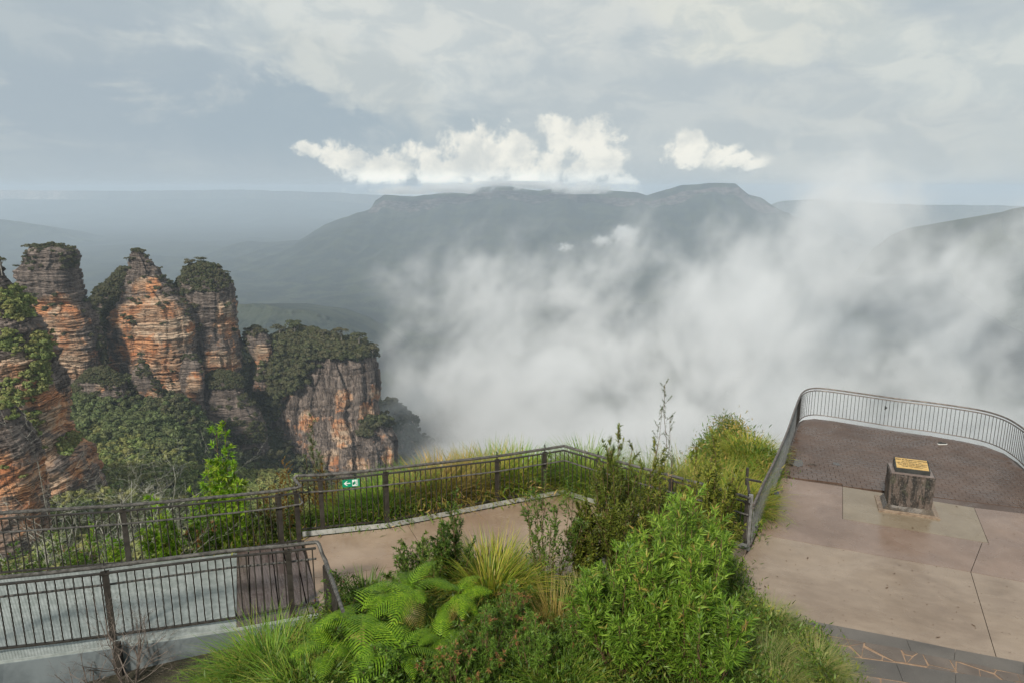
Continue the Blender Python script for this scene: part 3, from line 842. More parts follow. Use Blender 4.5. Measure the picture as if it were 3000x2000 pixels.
def mist_volume(name, label, lo, hi, blobs, dens, scale, vox, step, seedv, veil=0.045):
    """the cloud's density is worked out once on a grid of voxels"""
    o = link(bpy.data.objects.new(name, bpy.data.meshes.new(name))); tag(o, label, kind='stuff')
    ng = bpy.data.node_groups.new(name, 'GeometryNodeTree')
    ng.interface.new_socket('Geometry', in_out='INPUT', socket_type='NodeSocketGeometry')
    ng.interface.new_socket('Geometry', in_out='OUTPUT', socket_type='NodeSocketGeometry')
    g = NT(ng)
    p = g.n.new('GeometryNodeInputPosition').outputs[0]
    pw = g.vmath('ADD', p, seedv)
    wv = g.vmath('SUBTRACT', g.noise(pw, 0.0035 * scale, 2, 0.5, out=1), (0.5, 0.5, 0.5))
    pq = g.vmath('ADD', p, g.vmath('SCALE', wv, scale=170.0 / scale))
    tot = None
    for (c, r, k) in blobs:
        d = g.vmath('LENGTH', g.vmath('DIVIDE', g.vmath('SUBTRACT', pq, tuple(c)), tuple(r)))
        f = g.ss(d, 1.1, 0.1, 0, k)
        tot = f if tot is None else g.math('MAXIMUM', tot, f)
    al = g.vmath('DOT_PRODUCT', pq, (0.62 * 0.72, 0, 0.78 * 0.72)); ac = g.vmath('DOT_PRODUCT', pq, (-0.78, 0, 0.62)); yy = g.vmath('DOT_PRODUCT', pq, (0, 1, 0))
    # updraught: the billows are drawn out upwards to the right
    pz = g.node('ShaderNodeCombineXYZ', i0=ac, i1=yy, i2=al).outputs[0]
    n = g.noise(g.vmath('ADD', pz, seedv), 0.0122 * scale, 7, 0.66)
    wisp = g.math('MULTIPLY_ADD', g.math('SUBTRACT', n, 0.5), 2.9, tot)
    thick = g.ss(wisp, 0.24, 1.0)
    den = g.math('MULTIPLY', g.math('MULTIPLY', thick, thick), g.ss(tot, 0.0, 0.25))
    n2 = g.noise(g.vmath('ADD', pz, (11.0, 5.0, 2.0)), 0.042 * scale, 4, 0.62)
    den = g.math('MULTIPLY', den, g.ss(n2, 0.34, 0.62, 0.2, 1.6))
    den = g.math('MULTIPLY', g.math('MULTIPLY_ADD', tot, veil, den), dens)
    vc = g.n.new('GeometryNodeVolumeCube')
    g.put(vc.inputs['Density'], den); vc.inputs['Min'].default_value = lo; vc.inputs['Max'].default_value = hi
    for k, a in enumerate('XYZ'): vc.inputs['Resolution ' + a].default_value = int((hi[k] - lo[k]) / vox)
    m = bpy.data.materials.new(name); m.use_nodes = True; gm = NT(m.node_tree); gm.n.clear()
    pv = gm.node('ShaderNodeVolumePrincipled', Color=(0.965, 0.970, 0.976), Density=1.0, Anisotropy=0.1)
    om = gm.n.new('ShaderNodeOutputMaterial'); gm.l.new(pv.outputs[0], om.inputs['Volume'])
    m.cycles.volume_step_rate = step
    sm = g.n.new('GeometryNodeSetMaterial'); g.l.new(vc.outputs[0], sm.inputs[0]); sm.inputs['Material'].default_value = m
    o.data.materials.append(m)
    go = g.n.new('NodeGroupOutput'); g.l.new(sm.outputs[0], go.inputs[0])
    md = o.modifiers.new('density', 'NODES'); md.node_group = ng
    return o
def E(u, v, Y, ru, rv, ry):
    """ellipsoid of mist seen at (u, v), standing Y metres away"""
    c = A(u, v, Y); k = Y / FPX
    return (c, (ru * k, ry, rv * k))
mb_ = [(*E(1850, 1300, 800, 900, 380, 300), 1.0), (*E(2250, 1000, 900, 560, 430, 250), 1.0), (*E(2480, 660, 800, 360, 460, 170), 0.86),
       (*E(1500, 1130, 850, 540, 430, 250), 0.92), (*E(1430, 880, 1000, 440, 380, 220), 0.70), (*E(1750, 1050, 900, 450, 300, 220), 0.85), (*E(1260, 930, 900, 220, 300, 140), 0.5), (*E(2850, 960, 900, 520, 480, 220), 0.78),
       (*E(1800, 870, 1050, 520, 300, 180), 0.68), (*E(1350, 1400, 700, 420, 280, 220), 0.95), (*E(2150, 760, 1050, 320, 240, 150), 0.62),
       (*E(2350, 1300, 600, 700, 330, 220), 0.95), (*E(2900, 1280, 640, 560, 330, 260), 0.74), (*E(2750, 1080, 850, 520, 300, 300), 0.74), (*E(2850, 720, 820, 380, 280, 160), 0.78), (*E(1240, 1180, 760, 270, 330, 140), 0.6), (*E(1650, 1420, 540, 520, 260, 180), 1.0), (*E(2100, 1500, 480, 500, 300, 120), 0.95)]
mist_volume('mist', 'white cloud of mist rising out of the valley', (-420, 340, -440), (1150, 1360, 72), mb_, 0.014, 1.0, 5.0, 3.5, (31.0, 7.0, 3.0))
mist_volume('cloud_puff', 'small torn scrap of white cloud hanging before the dark slope of the mountain', tuple(A(1560, 790, 3400) - (40, 160, 10)), tuple(A(1960, 610, 3400) + (40, 160, 10)),
            [(*E(1830, 690, 3400, 62, 46, 110), 1.0), (*E(1765, 705, 3400, 50, 28, 90), 0.9), (*E(1655, 725, 3400, 44, 24, 90), 0.8)], 0.035, 4.5, 5.0, 2.0, (3.0, 17.0, 8.0))
mist_volume('cloud_bank', 'low white cloud resting on the rim of the mountain', (-1600, 7450, -60), (1500, 8150, 74),
            [(*E(1180, 562, 7850, 120, 24, 220), 0.9), (*E(1330, 552, 7850, 170, 26, 230), 1.0), (*E(1500, 540, 7850, 160, 22, 230), 1.0), (*E(1700, 552, 7800, 120, 34, 230), 1.0), (*E(1600, 545, 7850, 120, 20, 230), 0.9)], 0.03, 0.8, 4.0, 11.0, (13.0, 2.0, 5.0))
# ================================================================== terraces
def wet_concrete(name, c1, c2, speck=(0.5, 0.45, 0.38), sc=1.0, streak=False, rl=0.15, rh=0.45, speck_k=0.6):
    m, g, b = new_mat(name)
    p = obj_pos(g)
    big = g.noise(p, 0.55 * sc, 5, 0.6, 0.4); mid = g.noise(p, 3.0 * sc, 5, 0.65); fine = g.noise(p, 60.0, 3, 0.6)
    pm = g.mapping(p, rot=(0, 0, math.radians(-20)), scale=(1.3, 0.5, 1)) if streak else p
    st = g.noise(pm, 2.5, 5, 0.6)
    c = g.mix(g.ss(big, 0.35, 0.65), c1, c2)
    c = g.mix(g.math('MULTIPLY', g.ss(mid, 0.42, 0.7), 0.22), c, tuple(x * 0.7 for x in c1))
    c = g.mix(g.math('MULTIPLY', g.ss(st, 0.4, 0.7), 0.22 if streak else 0.12), c, tuple(min(1, x * 1.35) for x in c2))
    vor = g.node('ShaderNodeTexVoronoi', dict(feature='F1'), Vector=p, Scale=70.0)
    sp = g.math('MULTIPLY', g.ss(vor.outputs['Distance'], 0.28, 0.12), g.ss(vor.outputs['Color'], 0.55, 0.75))
    c = g.mix(g.math('MULTIPLY', sp, speck_k), c, speck)
    dk = g.math('MULTIPLY', g.ss(fine, 0.45, 0.3), 0.4)
    c = g.mix(dk, c, tuple(x * 0.5 for x in c1))
    damp = g.noise(g.vmath('ADD', p, (2.0, 9.0, 0)), 0.45 * sc, 5, 0.62, 0.6)
    c = g.mix(g.ss(damp, 0.47, 0.66, 0, 0.30), c, (c1[0] * 0.62, c1[1] * 0.56, c1[2] * 0.48))
    g.put(b.inputs['Base Color'], c)
    wet = g.noise(g.vmath('ADD', p, (5.0, 3.0, 0)), 0.8 * sc, 4, 0.6, 0.5)
    g.put(b.inputs['Roughness'], g.math('SUBTRACT', g.ss(wet, 0.36, 0.64, rl, rh), g.ss(damp, 0.48, 0.62, 0, 0.12)))
    b.inputs['Specular IOR Level'].default_value = 0.5
    bump(g, b, fine, 0.3, 0.003)
    return m
M_conc = wet_concrete('washed_concrete', (0.265, 0.186, 0.13), (0.35, 0.26, 0.188))
M_conc_b = wet_concrete('pinkish_concrete', (0.19, 0.130, 0.10), (0.26, 0.185, 0.145), speck=(0.55, 0.5, 0.46), rl=0.16, rh=0.42, speck_k=0.9)
M_conc_c = wet_concrete('trowelled_concrete', (0.215, 0.158, 0.115), (0.30, 0.232, 0.175), streak=True, rl=0.15, rh=0.42, speck_k=0.3)
M_slab = wet_concrete('pale_slab', (0.205, 0.16, 0.11), (0.28, 0.228, 0.165), rl=0.15, rh=0.4, speck_k=0.2)
M_paver = wet_concrete('brown_paver', (0.075, 0.046, 0.033), (0.108, 0.069, 0.051), speck=(0.42, 0.34, 0.28), sc=1.4, rl=0.22, rh=0.45, speck_k=0.8)
M_joint = simple_mat('dark_joint', (0.07, 0.05, 0.038), (0.11, 0.08, 0.06), 20, (0.5, 0.8))
M_nosing = wet_concrete('dark_step_edge', (0.085, 0.075, 0.066), (0.13, 0.115, 0.10), speck=(0.3, 0.28, 0.25), rl=0.3, rh=0.5)
M_crazy = wet_concrete('crazy_stone', (0.11, 0.085, 0.068), (0.165, 0.13, 0.105), speck=(0.3, 0.25, 0.2), sc=2.5, rl=0.25, rh=0.5, speck_k=0.3)
M_grout = simple_mat('peach_mortar', (0.26, 0.165, 0.105), (0.35, 0.235, 0.155), 12, (0.6, 0.8))

def structure(name, label, loc=(0, 0, 0)):
    o = bpy.data.objects.new(name, None); o.location = loc; o.empty_display_size = 0.3; link(o)
    return tag(o, label, kind='structure')
def pxpoly(pts, z=0.0):
    return [G(u, v, z) for (u, v) in pts]
def inset(pts, d):
    """shrink an outline by d so that neighbouring slabs leave a joint"""
    P = np.array([p[:2] for p in pts], float); n = len(P)
    area = 0.5 * sum(P[i][0] * P[(i + 1) % n][1] - P[(i + 1) % n][0] * P[i][1] for i in range(n))
    sg = 1 if area > 0 else -1
    out = []
    for i in range(n):
        a = P[i] - P[i - 1]; b = P[(i + 1) % n] - P[i]
        a /= np.linalg.norm(a) + 1e-9; b /= np.linalg.norm(b) + 1e-9
        na = np.array([-a[1], a[0]]) * sg; nb = np.array([-b[1], b[0]]) * sg
        m = na + nb; m /= max(np.dot(m, m), 0.3) / 2
        out.append(P[i] + m * d)
    return out
def clip(poly, p, n):
    """keep the side of the line through p with normal n"""
    out = []
    for i in range(len(poly)):
        a, b = np.array(poly[i][:2]), np.array(poly[(i + 1) % len(poly)][:2])
        da, db = np.dot(a - p, n), np.dot(b - p, n)
        if da >= 0: out.append(a)
        if da * db < 0: out.append(a + (b - a) * da / (da - db))
    return out
def slab(parent, pts, mat, ztop=0.0, zbot=-0.12, gap=0.006, name='slab'):
    mb = MB(); mb.poly(inset(pts, gap), zbot, ztop)
    return mb.build(name, mat, parent)

MID_FENCE = [(887, 1569, 1392), (947, 1563, 1390), (1038, 1553, 1383), (1136, 1543, 1372), (1268, 1517, 1357), (1457, 1480, 1335),
             (1608, 1452, 1312), (1650, 1445, 1305), (1748, 1475, 1334), (1786, 1486, 1345), (1900, 1520, 1376), (2050, 1565, 1417), (2188, 1606, 1458)]
mid_px = [(u, v + 4) for (u, v, t) in MID_FENCE] + [(2150, 1745), (2110, 1800), (1900, 1850), (1500, 1850), (1000, 1850), (951, 1850), (931, 1770), (897, 1608)]
mid_poly = [p[:2] for p in pxpoly(mid_px)]
terr = structure('terrace', 'beige washed-concrete terrace behind the garden bed')
mb = MB(); mb.poly(inset(mid_poly, -0.03), -0.5, -0.06); mb.build('terrace_base', M_joint, terr)
l1a, l1b = G(1200, 1545)[:2], G(1227, 1588)[:2]; n1 = np.array([-(l1b - l1a)[1], (l1b - l1a)[0]])
l2a, l2b = G(983, 1682)[:2], G(1140, 1660)[:2]; n2 = np.array([-(l2b - l2a)[1], (l2b - l2a)[0]])
for s1 in (1, -1):
    for s2 in (1, -1):
        q = clip(clip(mid_poly, l1a, n1 * s1), l2a, n2 * s2)
        if len(q) > 2: slab(terr, q, M_conc, name='concrete_slab')

look = structure('lookout_terrace', 'terrace of concrete slabs and brown pavers running out to the curved railing', (0, 0, 0))
RAIL = [(2197, 1612), (2232, 1528), (2266, 1450), (2297, 1370), (2315, 1312), (2334, 1256), (2345, 1238), (2362, 1228), (2390, 1225), (2440, 1231), (2520, 1244),
        (2618, 1260), (2720, 1274), (2822, 1291), (2880, 1304), (2930, 1323), (2968, 1348), (3000, 1378), (3060, 1450), (3130, 1560), (3200, 1700)]
full_px = RAIL + [(3260, 1990), (3000, 1955), (2799, 1915), (2655, 1885), (2272, 1812), (2110, 1790), (2150, 1745)]
full_poly = [p[:2] for p in pxpoly(full_px)]
mb = MB(); mb.poly(inset(full_poly, -0.12), -0.45, -0.05); mb.build('platform_base', M_joint, look)
slabs_px = [
    ([(2290, 1397), (2468.6, 1423.7), (2468.6, 1518.4), (2878, 1586.5), (2844, 1674), (2502, 1613), (2217, 1562), (2240, 1510), (2266, 1452)], M_conc_b),
    ([(2468.6, 1423.7), (2854, 1485.7), (2895.6, 1588), (2878, 1586.5), (2468.6, 1518.4)], M_slab),
    ([(2854, 1485.7), (3000, 1503), (3160, 1524), (3230, 1745), (3000, 1704), (2844, 1674), (2878, 1586.5), (2895.6, 1588)], M_conc_b),
    ([(2217, 1562), (2502, 1613), (2844, 1674), (2923, 1938), (2799, 1912), (2655, 1882), (2400, 1836), (2272, 1812), (2118, 1790), (2145, 1742), (2176, 1632), (2197, 1610)], M_conc_c),
    ([(2844, 1674), (3000, 1704), (3230, 1745), (3260, 1995), (3000, 1954), (2923, 1938)], M_conc_c)]
for pts, mt in slabs_px:
    slab(look, pxpoly(pts), mt, name='concrete_slab')
# pavers
pav_px = [(2292, 1394), (2468.6, 1421.5), (2854, 1483.5), (3000, 1500), (3160, 1521)] + \
         [p for p in RAIL[::-1] if p[1] < 1521 and p[1] < 1394 + 200 and (p[0] > 2292)]
pav_poly = np.array([p[:2] for p in pxpoly(pav_px)])
def inside(poly, x, y):
    r = np.zeros(np.shape(x), bool); n = len(poly); j = n - 1
    for i in range(n):
        xi, yi = poly[i][:2]; xj, yj = poly[j][:2]
        c = ((yi > y) != (yj > y)) & (x < (xj - xi) * (y - yi) / (yj - yi + 1e-12) + xi)
        r ^= c; j = i
    return r
ang = math.radians(-19.0)
ex, ey = np.array([math.cos(ang), math.sin(ang)]), np.array([-math.sin(ang), math.cos(ang)])
o0 = G(2468.6, 1421.5)[:2]
pw_, ph_ = 0.235, 0.165
cells = []
for i in range(-40, 60):
    for j in range(0, 60):
        c = o0 + ex * (i + 0.5) * pw_ + ey * (j + 0.5) * ph_ + ex * (0.5 * pw_ if j % 2 else 0)
        if all(inside(pav_poly, *(c + ex * a * pw_ * 0.42 + ey * b * ph_ * 0.42)) for a in (-1, 1) for b in (-1, 1)):
            cells.append(c)
cells = np.array(cells)
order = np.argsort(np.hypot(cells[:, 0], cells[:, 1]))
pmesh = []
for q in range(4):
    mb = MB(); rp = random.Random(q)
    w2, h2, bv = pw_ / 2 - 0.003, ph_ / 2 - 0.003, 0.006
    V = [(-w2, -h2, -0.05), (w2, -h2, -0.05), (w2, h2, -0.05), (-w2, h2, -0.05), (-w2, -h2, -bv), (w2, -h2, -bv), (w2, h2, -bv), (-w2, h2, -bv),
         (-w2 + bv, -h2 + bv, 0), (w2 - bv, -h2 + bv, 0), (w2 - bv, h2 - bv, 0), (-w2 + bv, h2 - bv, 0)]
    F = [(0, 1, 5, 4), (1, 2, 6, 5), (2, 3, 7, 6), (3, 0, 4, 7), (4, 5, 9, 8), (5, 6, 10, 9), (6, 7, 11, 10), (7, 4, 8, 11), (8, 9, 10, 11)]
    pmesh.append((V, F))
pm = mesh_from('paver', pmesh[0][0], pmesh[0][1], M_paver)
restV, restF = [], []
rp = np.random.default_rng(3)
for n_, ci in enumerate(order):
    c = cells[ci]; dz = rp.uniform(-0.003, 0.002)
    if n_ < 300:
        o = bpy.data.objects.new('paver', pm); o.location = (c[0], c[1], dz); o.rotation_euler = (rp.normal(0, .004), rp.normal(0, .004), ang)
        link(o, look)
    else:
        V = np.array(pmesh[0][0]); Rm = np.array([[math.cos(ang), -math.sin(ang)], [math.sin(ang), math.cos(ang)]])
        V[:, :2] = V[:, :2] @ Rm.T + c; V[:, 2] += dz
        restF += [tuple(k + len(restV) * 12 for k in f) for f in pmesh[0][1]]; restV.append(V)
if restV:
    o = link(bpy.data.objects.new('pavers', mesh_from('pavers', np.concatenate(restV), restF, M_paver)), look); o['kind'] = 'stuff'
# edging under the railing: a dark poured strip
mb = MB(); mb.poly([tuple(p) for p in inset([tuple(q) for q in full_poly[4:21]] + [tuple(q) for q in pav_poly[:0]], 0.0)], -0.06, -0.012)
mb.build('platform_edge', M_paver, look)
# puddle films on the pavers
M_wet = bpy.data.materials.new('puddle_water'); M_wet.use_nodes = True
bw = M_wet.node_tree.nodes['Principled BSDF']; bw.inputs['Base Color'].default_value = (0.07, 0.06, 0.055, 1); bw.inputs['Roughness'].default_value = 0.06
def puddle(label, u, v, ru, rv, seed):
    c = G(u, v); mb = MB(); r = np.random.default_rng(seed); n = 18
    kx = np.linalg.norm(G(u + ru, v) - c); ky = np.linalg.norm(G(u, v - rv) - c)
    pts = [(c[0] + kx * math.cos(a) * s, c[1] + ky * math.sin(a) * s) for a, s in zip(np.linspace(0, 2 * math.pi, n, endpoint=False), r.uniform(.7, 1.1, n))]
    mb.poly(pts, 0.002, 0.005); o = mb.build('puddle', M_wet); tag(o, label, kind='structure')
puddle('thin puddle on the pavers beside the near railing', 2328, 1352, 26, 14, 1)
puddle('small wet patch on the brown pavers', 2450, 1358, 12, 5, 2)

# ---- steps with crazy paving
steps = structure('garden_steps', 'steps of dark edging and crazy paving rising from the terrace')
nose1_far = [(2230, 1790), (2450, 1831), (2655, 1870), (2799, 1900), (3000, 1938), (3220, 1980)]
nose1_near = [(2250, 1828), (2485, 1870), (2670, 1908), (2795, 1934), (3000, 1976), (3230, 2022)]
for i in range(5):
    pts = [G(*nose1_far[i], .15), G(*nose1_far[i + 1], .15), G(*nose1_near[i + 1], .15), G(*nose1_near[i], .15)]
    slab(steps, pts, M_nosing, 0.15, -0.03, 0.003, 'step_edge')
nose2_far = [(2250, 1885), (2446, 1917), (2625, 1940), (2800, 1968), (3000, 2000), (3240, 2040)]
nose2_near = [(2260, 1930), (2476, 1968), (2646, 1995), (2800, 2022), (3000, 2055), (3260, 2100)]
for i in range(5):
    pts = [G(*nose2_far[i], .3), G(*nose2_far[i + 1], .3), G(*nose2_near[i + 1], .3), G(*nose2_near[i], .3)]
    slab(steps, pts, M_nosing, 0.30, 0.05, 0.003, 'step_edge')
mb = MB()
mb.poly([p[:2] for p in ([G(*q, .15) for q in nose1_near] + [G(u, v + 60, .15) for (u, v) in nose2_far[::-1]])], -0.03, 0.1465)
mb.poly([p[:2] for p in ([G(*q, .3) for q in nose2_near] + [G(u, v + 120, .3) for (u, v) in nose2_near[::-1]])], 0.05, 0.2965)
mb.build('mortar_bed', M_grout, steps)
def Z6(pts): return [(2000 + x / 2.352, 1500 + y / 2.352) for x, y in pts]
stones1 = [[(560, 775), (690, 800), (815, 822), (885, 898), (800, 900), (640, 860)], [(835, 826), (1125, 874), (1145, 915), (1060, 906), (920, 898)],
           [(640, 875), (800, 912), (885, 910), (870, 950), (700, 930)], [(900, 915), (990, 912), (975, 965), (895, 950)], [(1010, 914), (1140, 928), (1212, 992), (1050, 983), (990, 968)],
           [(1138, 876), (1245, 896), (1155, 912)], [(1165, 922), (1240, 905), (1228, 985)], [(1262, 898), (1492, 938), (1530, 1030), (1465, 1022), (1390, 985), (1262, 915)],
           [(1250, 935), (1370, 995), (1365, 1012), (1240, 996)], [(1388, 1002), (1440, 1024), (1385, 1016)], [(1512, 945), (1612, 965), (1580, 982), (1535, 972)],
           [(1532, 985), (1572, 994), (1545, 1030)], [(1596, 996), (1628, 972), (1648, 978), (1682, 1055), (1556, 1036)], [(1662, 980), (1830, 1012), (1868, 1082), (1702, 1045)],
           [(1705, 1055), (1870, 1092), (1830, 1092), (1690, 1066)], [(1848, 1016), (1876, 1022), (1878, 1072)], [(1894, 1036), (2035, 1082), (2045, 1135), (1893, 1095)],
           [(1895, 1022), (2090, 1062), (2152, 1088), (2140, 1100), (2050, 1074)], [(2052, 1088), (2140, 1118), (2210, 1172), (2062, 1140)], [(2170, 1092), (2300, 1115), (2320, 1160), (2230, 1165), (2160, 1112)],
           [(2315, 1118), (2420, 1140), (2440, 1190), (2335, 1165)], [(2235, 1172), (2330, 1172), (2440, 1200), (2440, 1220), (2260, 1190)], [(1900, 1105), (2045, 1143), (2200, 1180), (2100, 1170), (1900, 1125)]]
for s in stones1:
    slab(steps, [G(u, v, .15) for u, v in Z6(s)], M_crazy, 0.1535, 0.12, -0.0095, 'paving_stone')
stones2 = [[(1050, 1112), (1200, 1128), (1270, 1124), (1200, 1190), (1080, 1190)], [(1215, 1190), (1288, 1132), (1352, 1150), (1362, 1240), (1220, 1240)],
           [(1376, 1150), (1490, 1170), (1450, 1240), (1376, 1240)], [(1505, 1172), (1680, 1196), (1700, 1260), (1470, 1240)]]
for s in stones2:
    slab(steps, [G(u, v, .3) for u, v in Z6(s)], M_crazy, 0.3035, 0.27, -0.0095, 'paving_stone')

# ---- monument
M_granite = None
m, g, b = new_mat('weathered_stone'); p = obj_pos(g)
ver = g.noise(g.mapping(p, scale=(0.16, 0.16, 1.0)), 1.6, 6, 0.68, 0.6); fn = g.noise(p, 26, 5, 0.7)
c = g.mix(g.ss(ver, 0.42, 0.58), (0.016, 0.015, 0.013), (0.105, 0.08, 0.066)); c = g.mix(g.math('MULTIPLY', g.ss(fn, 0.5, 0.7), 0.5), c, (0.26, 0.22, 0.19))
c = g.mix(g.math('MULTIPLY', g.ss(g.noise(p, 5, 3), 0.55, 0.7), 0.4), c, (0.05, 0.06, 0.03))
g.put(b.inputs['Base Color'], c); b.inputs['Roughness'].default_value = 0.6; bump(g, b, g.math('ADD', ver, fn), 0.7, 0.03)
M_stone = m
M_stonetop = simple_mat('honed_stone_top', (0.17, 0.13, 0.115), (0.23, 0.185, 0.165), 9, (0.3, 0.5))
M_plinth = simple_mat('brown_plinth', (0.17, 0.12, 0.085), (0.28, 0.21, 0.15), 14, (0.35, 0.6), 0.4)
M_peb = wet_concrete('pebble_band', (0.05, 0.04, 0.03), (0.10, 0.08, 0.06), speck=(0.55, 0.45, 0.32), sc=4, speck_k=1.0)
M_dark = simple_mat('dark_bronze', (0.022, 0.025, 0.024), (0.04, 0.042, 0.04), 10, (0.3, 0.5), 0.1)
M_brass = simple_mat('brass_face', (0.60, 0.38, 0.13), (0.72, 0.49, 0.2), 14, (0.38, 0.5), 0.1, metal=0.35)
M_ink = simple_mat('raised_dark_lettering', (0.05, 0.035, 0.02), (0.07, 0.05, 0.03), 10, (0.5, 0.6), 0)
c0 = G(2574.5, 1497.5)[:2]; c1 = G(2755, 1523)[:2]
wx = (c1 - c0); bw_ = float(np.linalg.norm(wx)); wx = wx / bw_; wy = np.array([-wx[1], wx[0]])
mon_c = (c0 + c1) / 2 + wy * 0.48
mon = empty('monument', (mon_c[0], mon_c[1], 0), 'square stone monument with a tilted brass plaque on the lookout terrace', 'monument')
def ring_prism(mb, hw, hd, z0, z1, hw1=None, hd1=None):
    hw1 = hw if hw1 is None else hw1; hd1 = hd if hd1 is None else hd1
    V = []
    for (a, d, z) in ((hw, hd, z0), (hw1, hd1, z1)):
        for sx, sy in ((-1, -1), (1, -1), (1, 1), (-1, 1)):
            q = mon_c + wx * a * sx + wy * d * sy; V.append((q[0], q[1], z))
    mb.add(V, [(3, 2, 1, 0), (4, 5, 6, 7), (0, 1, 5, 4), (1, 2, 6, 5), (2, 3, 7, 6), (3, 0, 4, 7)])
mb = MB(); ring_prism(mb, bw_ / 2, 0.47, 0.001, 0.035); ring_prism(mb, bw_ / 2 - 0.03, 0.44, 0.035, 0.05, bw_ / 2 - 0.06, 0.41); mb.build('plinth', M_plinth, mon)
mb = MB(); ring_prism(mb, bw_ / 2 - 0.10, 0.385, 0.05, 0.17, 0.465, 0.33); mb.build('pebble_band', M_peb, mon)
# rough-hewn block: a displaced grid box
def rough_block(hw, hd, z0, z1, topk=1.05):
    n = 34; V = []; F = []
    per = []
    for s in np.linspace(-1, 1, n, endpoint=False): per.append((s, -1))
    for s in np.linspace(-1, 1, n, endpoint=False): per.append((1, s))
    for s in np.linspace(1, -1, n, endpoint=False): per.append((s, 1))
    for s in np.linspace(1, -1, n, endpoint=False): per.append((-1, s))
    k = len(per); nz = 44
    for iz in range(nz):
        t = iz / (nz - 1); z = z0 + (z1 - z0) * t
        for (a, c) in per:
            kk = 1 + (topk - 1) * t
            x, y = a * hw * kk, c * hd * kk
            nn = fbm(x * 5 + 3, y * 5, z * 2.0, 4, 5) * 0.035 + fbm(x * 16, y * 16, z * 4, 3, 6) * 0.022
            if t > 0.96: nn *= 0.3
            l = math.hypot(a if abs(a) > .98 else 0, c if abs(c) > .98 else 0) or 1
            dx, dy = (a if abs(a) > .98 else 0) / l, (c if abs(c) > .98 else 0) / l
            x += dx * float(nn); y += dy * float(nn)
            q = mon_c + wx * x + wy * y; V.append((q[0], q[1], z))
    for iz in range(nz - 1):
        for j in range(k):
            F.append((iz * k + j, iz * k + (j + 1) % k, (iz + 1) * k + (j + 1) % k, (iz + 1) * k + j))
    F.append(tuple((nz - 1) * k + j for j in range(k)))
    return MB().add(V, F)
rough_block(0.455, 0.335, 0.16, 0.955).build('stone_block', M_stone, mon)
mb = MB(); ring_prism(mb, 0.45, 0.335, 0.957, 0.972); mb.build('block_top', M_stonetop, mon)
# plaque wedge, tilted to the reader who stands on the camera's side
def mloc(x, y, z):
    q = mon_c + wx * x + wy * y; return (q[0], q[1], z)
mb = MB()
x0_, x1_, y0_, y1_ = -0.37, 0.37, -0.24, 0.20
zf, zb = 1.07, 1.19
V = [mloc(x0_, y0_, .973), mloc(x1_, y0_, .973), mloc(x1_, y1_, .973), mloc(x0_, y1_, .973), mloc(x0_, y0_, zf), mloc(x1_, y0_, zf), mloc(x1_, y1_, zb), mloc(x0_, y1_, zb)]
mb.add(V, [(3, 2, 1, 0), (4, 5, 6, 7), (0, 1, 5, 4), (1, 2, 6, 5), (2, 3, 7, 6), (3, 0, 4, 7)]); mb.build('plaque_block', M_dark, mon)
def onface(x, t, lift):
    y = y0_ + (y1_ - y0_) * t; z = zf + (zb - zf) * t + lift
    return mloc(x, y, z)
mb = MB(); e = 0.06
V = [onface(x0_ + .03, e, .001), onface(x1_ - .03, e, .001), onface(x1_ - .03, 1 - e, .001), onface(x0_ + .03, 1 - e, .001),
     onface(x0_ + .03, e, .009), onface(x1_ - .03, e, .009), onface(x1_ - .03, 1 - e, .009), onface(x0_ + .03, 1 - e, .009)]
mb.add(V, [(3, 2, 1, 0), (4, 5, 6, 7), (0, 1, 5, 4), (1, 2, 6, 5), (2, 3, 7, 6), (3, 0, 4, 7)]); face = mb.build('brass_plaque', M_brass, mon)
lines = [('QUEEN ELIZABETH LOOKOUT', 0.80, 0.060), ('ON 12 FEBRUARY 1954', 0.645, 0.042), ('HER MAJESTY QUEEN ELIZABETH II', 0.50, 0.042),
         ('AND THE DUKE OF EDINBURGH', 0.36, 0.042), ('VISITED THIS LOOKOUT', 0.22, 0.042)]
rotm = Matrix.Rotation(math.atan2(wx[1], wx[0]), 4, 'Z') @ Matrix.Rotation(math.atan2(zb - zf, y1_ - y0_), 4, 'X')
for tx, t, sz in lines:
    cu_ = bpy.data.curves.new('lettering', 'FONT'); cu_.body = tx; cu_.size = sz; cu_.align_x = 'CENTER'; cu_.align_y = 'CENTER'; cu_.extrude = 0.0015; cu_.offset = 0.0012
    to = bpy.data.objects.new('lettering', cu_)
    me = bpy.data.meshes.new_from_object(to); me.materials.clear(); me.materials.append(M_ink)
    me.transform(rotm); bpy.data.objects.remove(to)
    o = bpy.data.objects.new('lettering', me); P = Vector(onface(0.0, t, .011)) - Vector((mon_c[0], mon_c[1], 0))
    o.location = P; link(o, mon)

# ================================================================== railings and fences
def metal_mat(name, c1, c2, rough=(0.35, 0.6), sc=9, metal=0.3):
    return simple_mat(name, c1, c2, sc, rough, 0.15, 0.002, metal, 0.28)
M_bronze = metal_mat('bronze_paint', (0.028, 0.025, 0.021), (0.05, 0.044, 0.037), (0.45, 0.65), 9, 0.0)
M_railtop = metal_mat('worn_handrail', (0.05, 0.047, 0.042), (0.125, 0.118, 0.108), (0.33, 0.5), 14, 0.0)
M_galv = metal_mat('galvanised_steel', (0.17, 0.17, 0.165), (0.30, 0.30, 0.29), (0.35, 0.6), 10, 0.4)
M_galvbrown = metal_mat('old_tube', (0.085, 0.07, 0.062), (0.17, 0.145, 0.13), (0.35, 0.5), 10, 0.1)
M_kick = metal_mat('kickboard_grey', (0.36, 0.37, 0.355), (0.46, 0.47, 0.45), (0.4, 0.6), 6, 0.1)

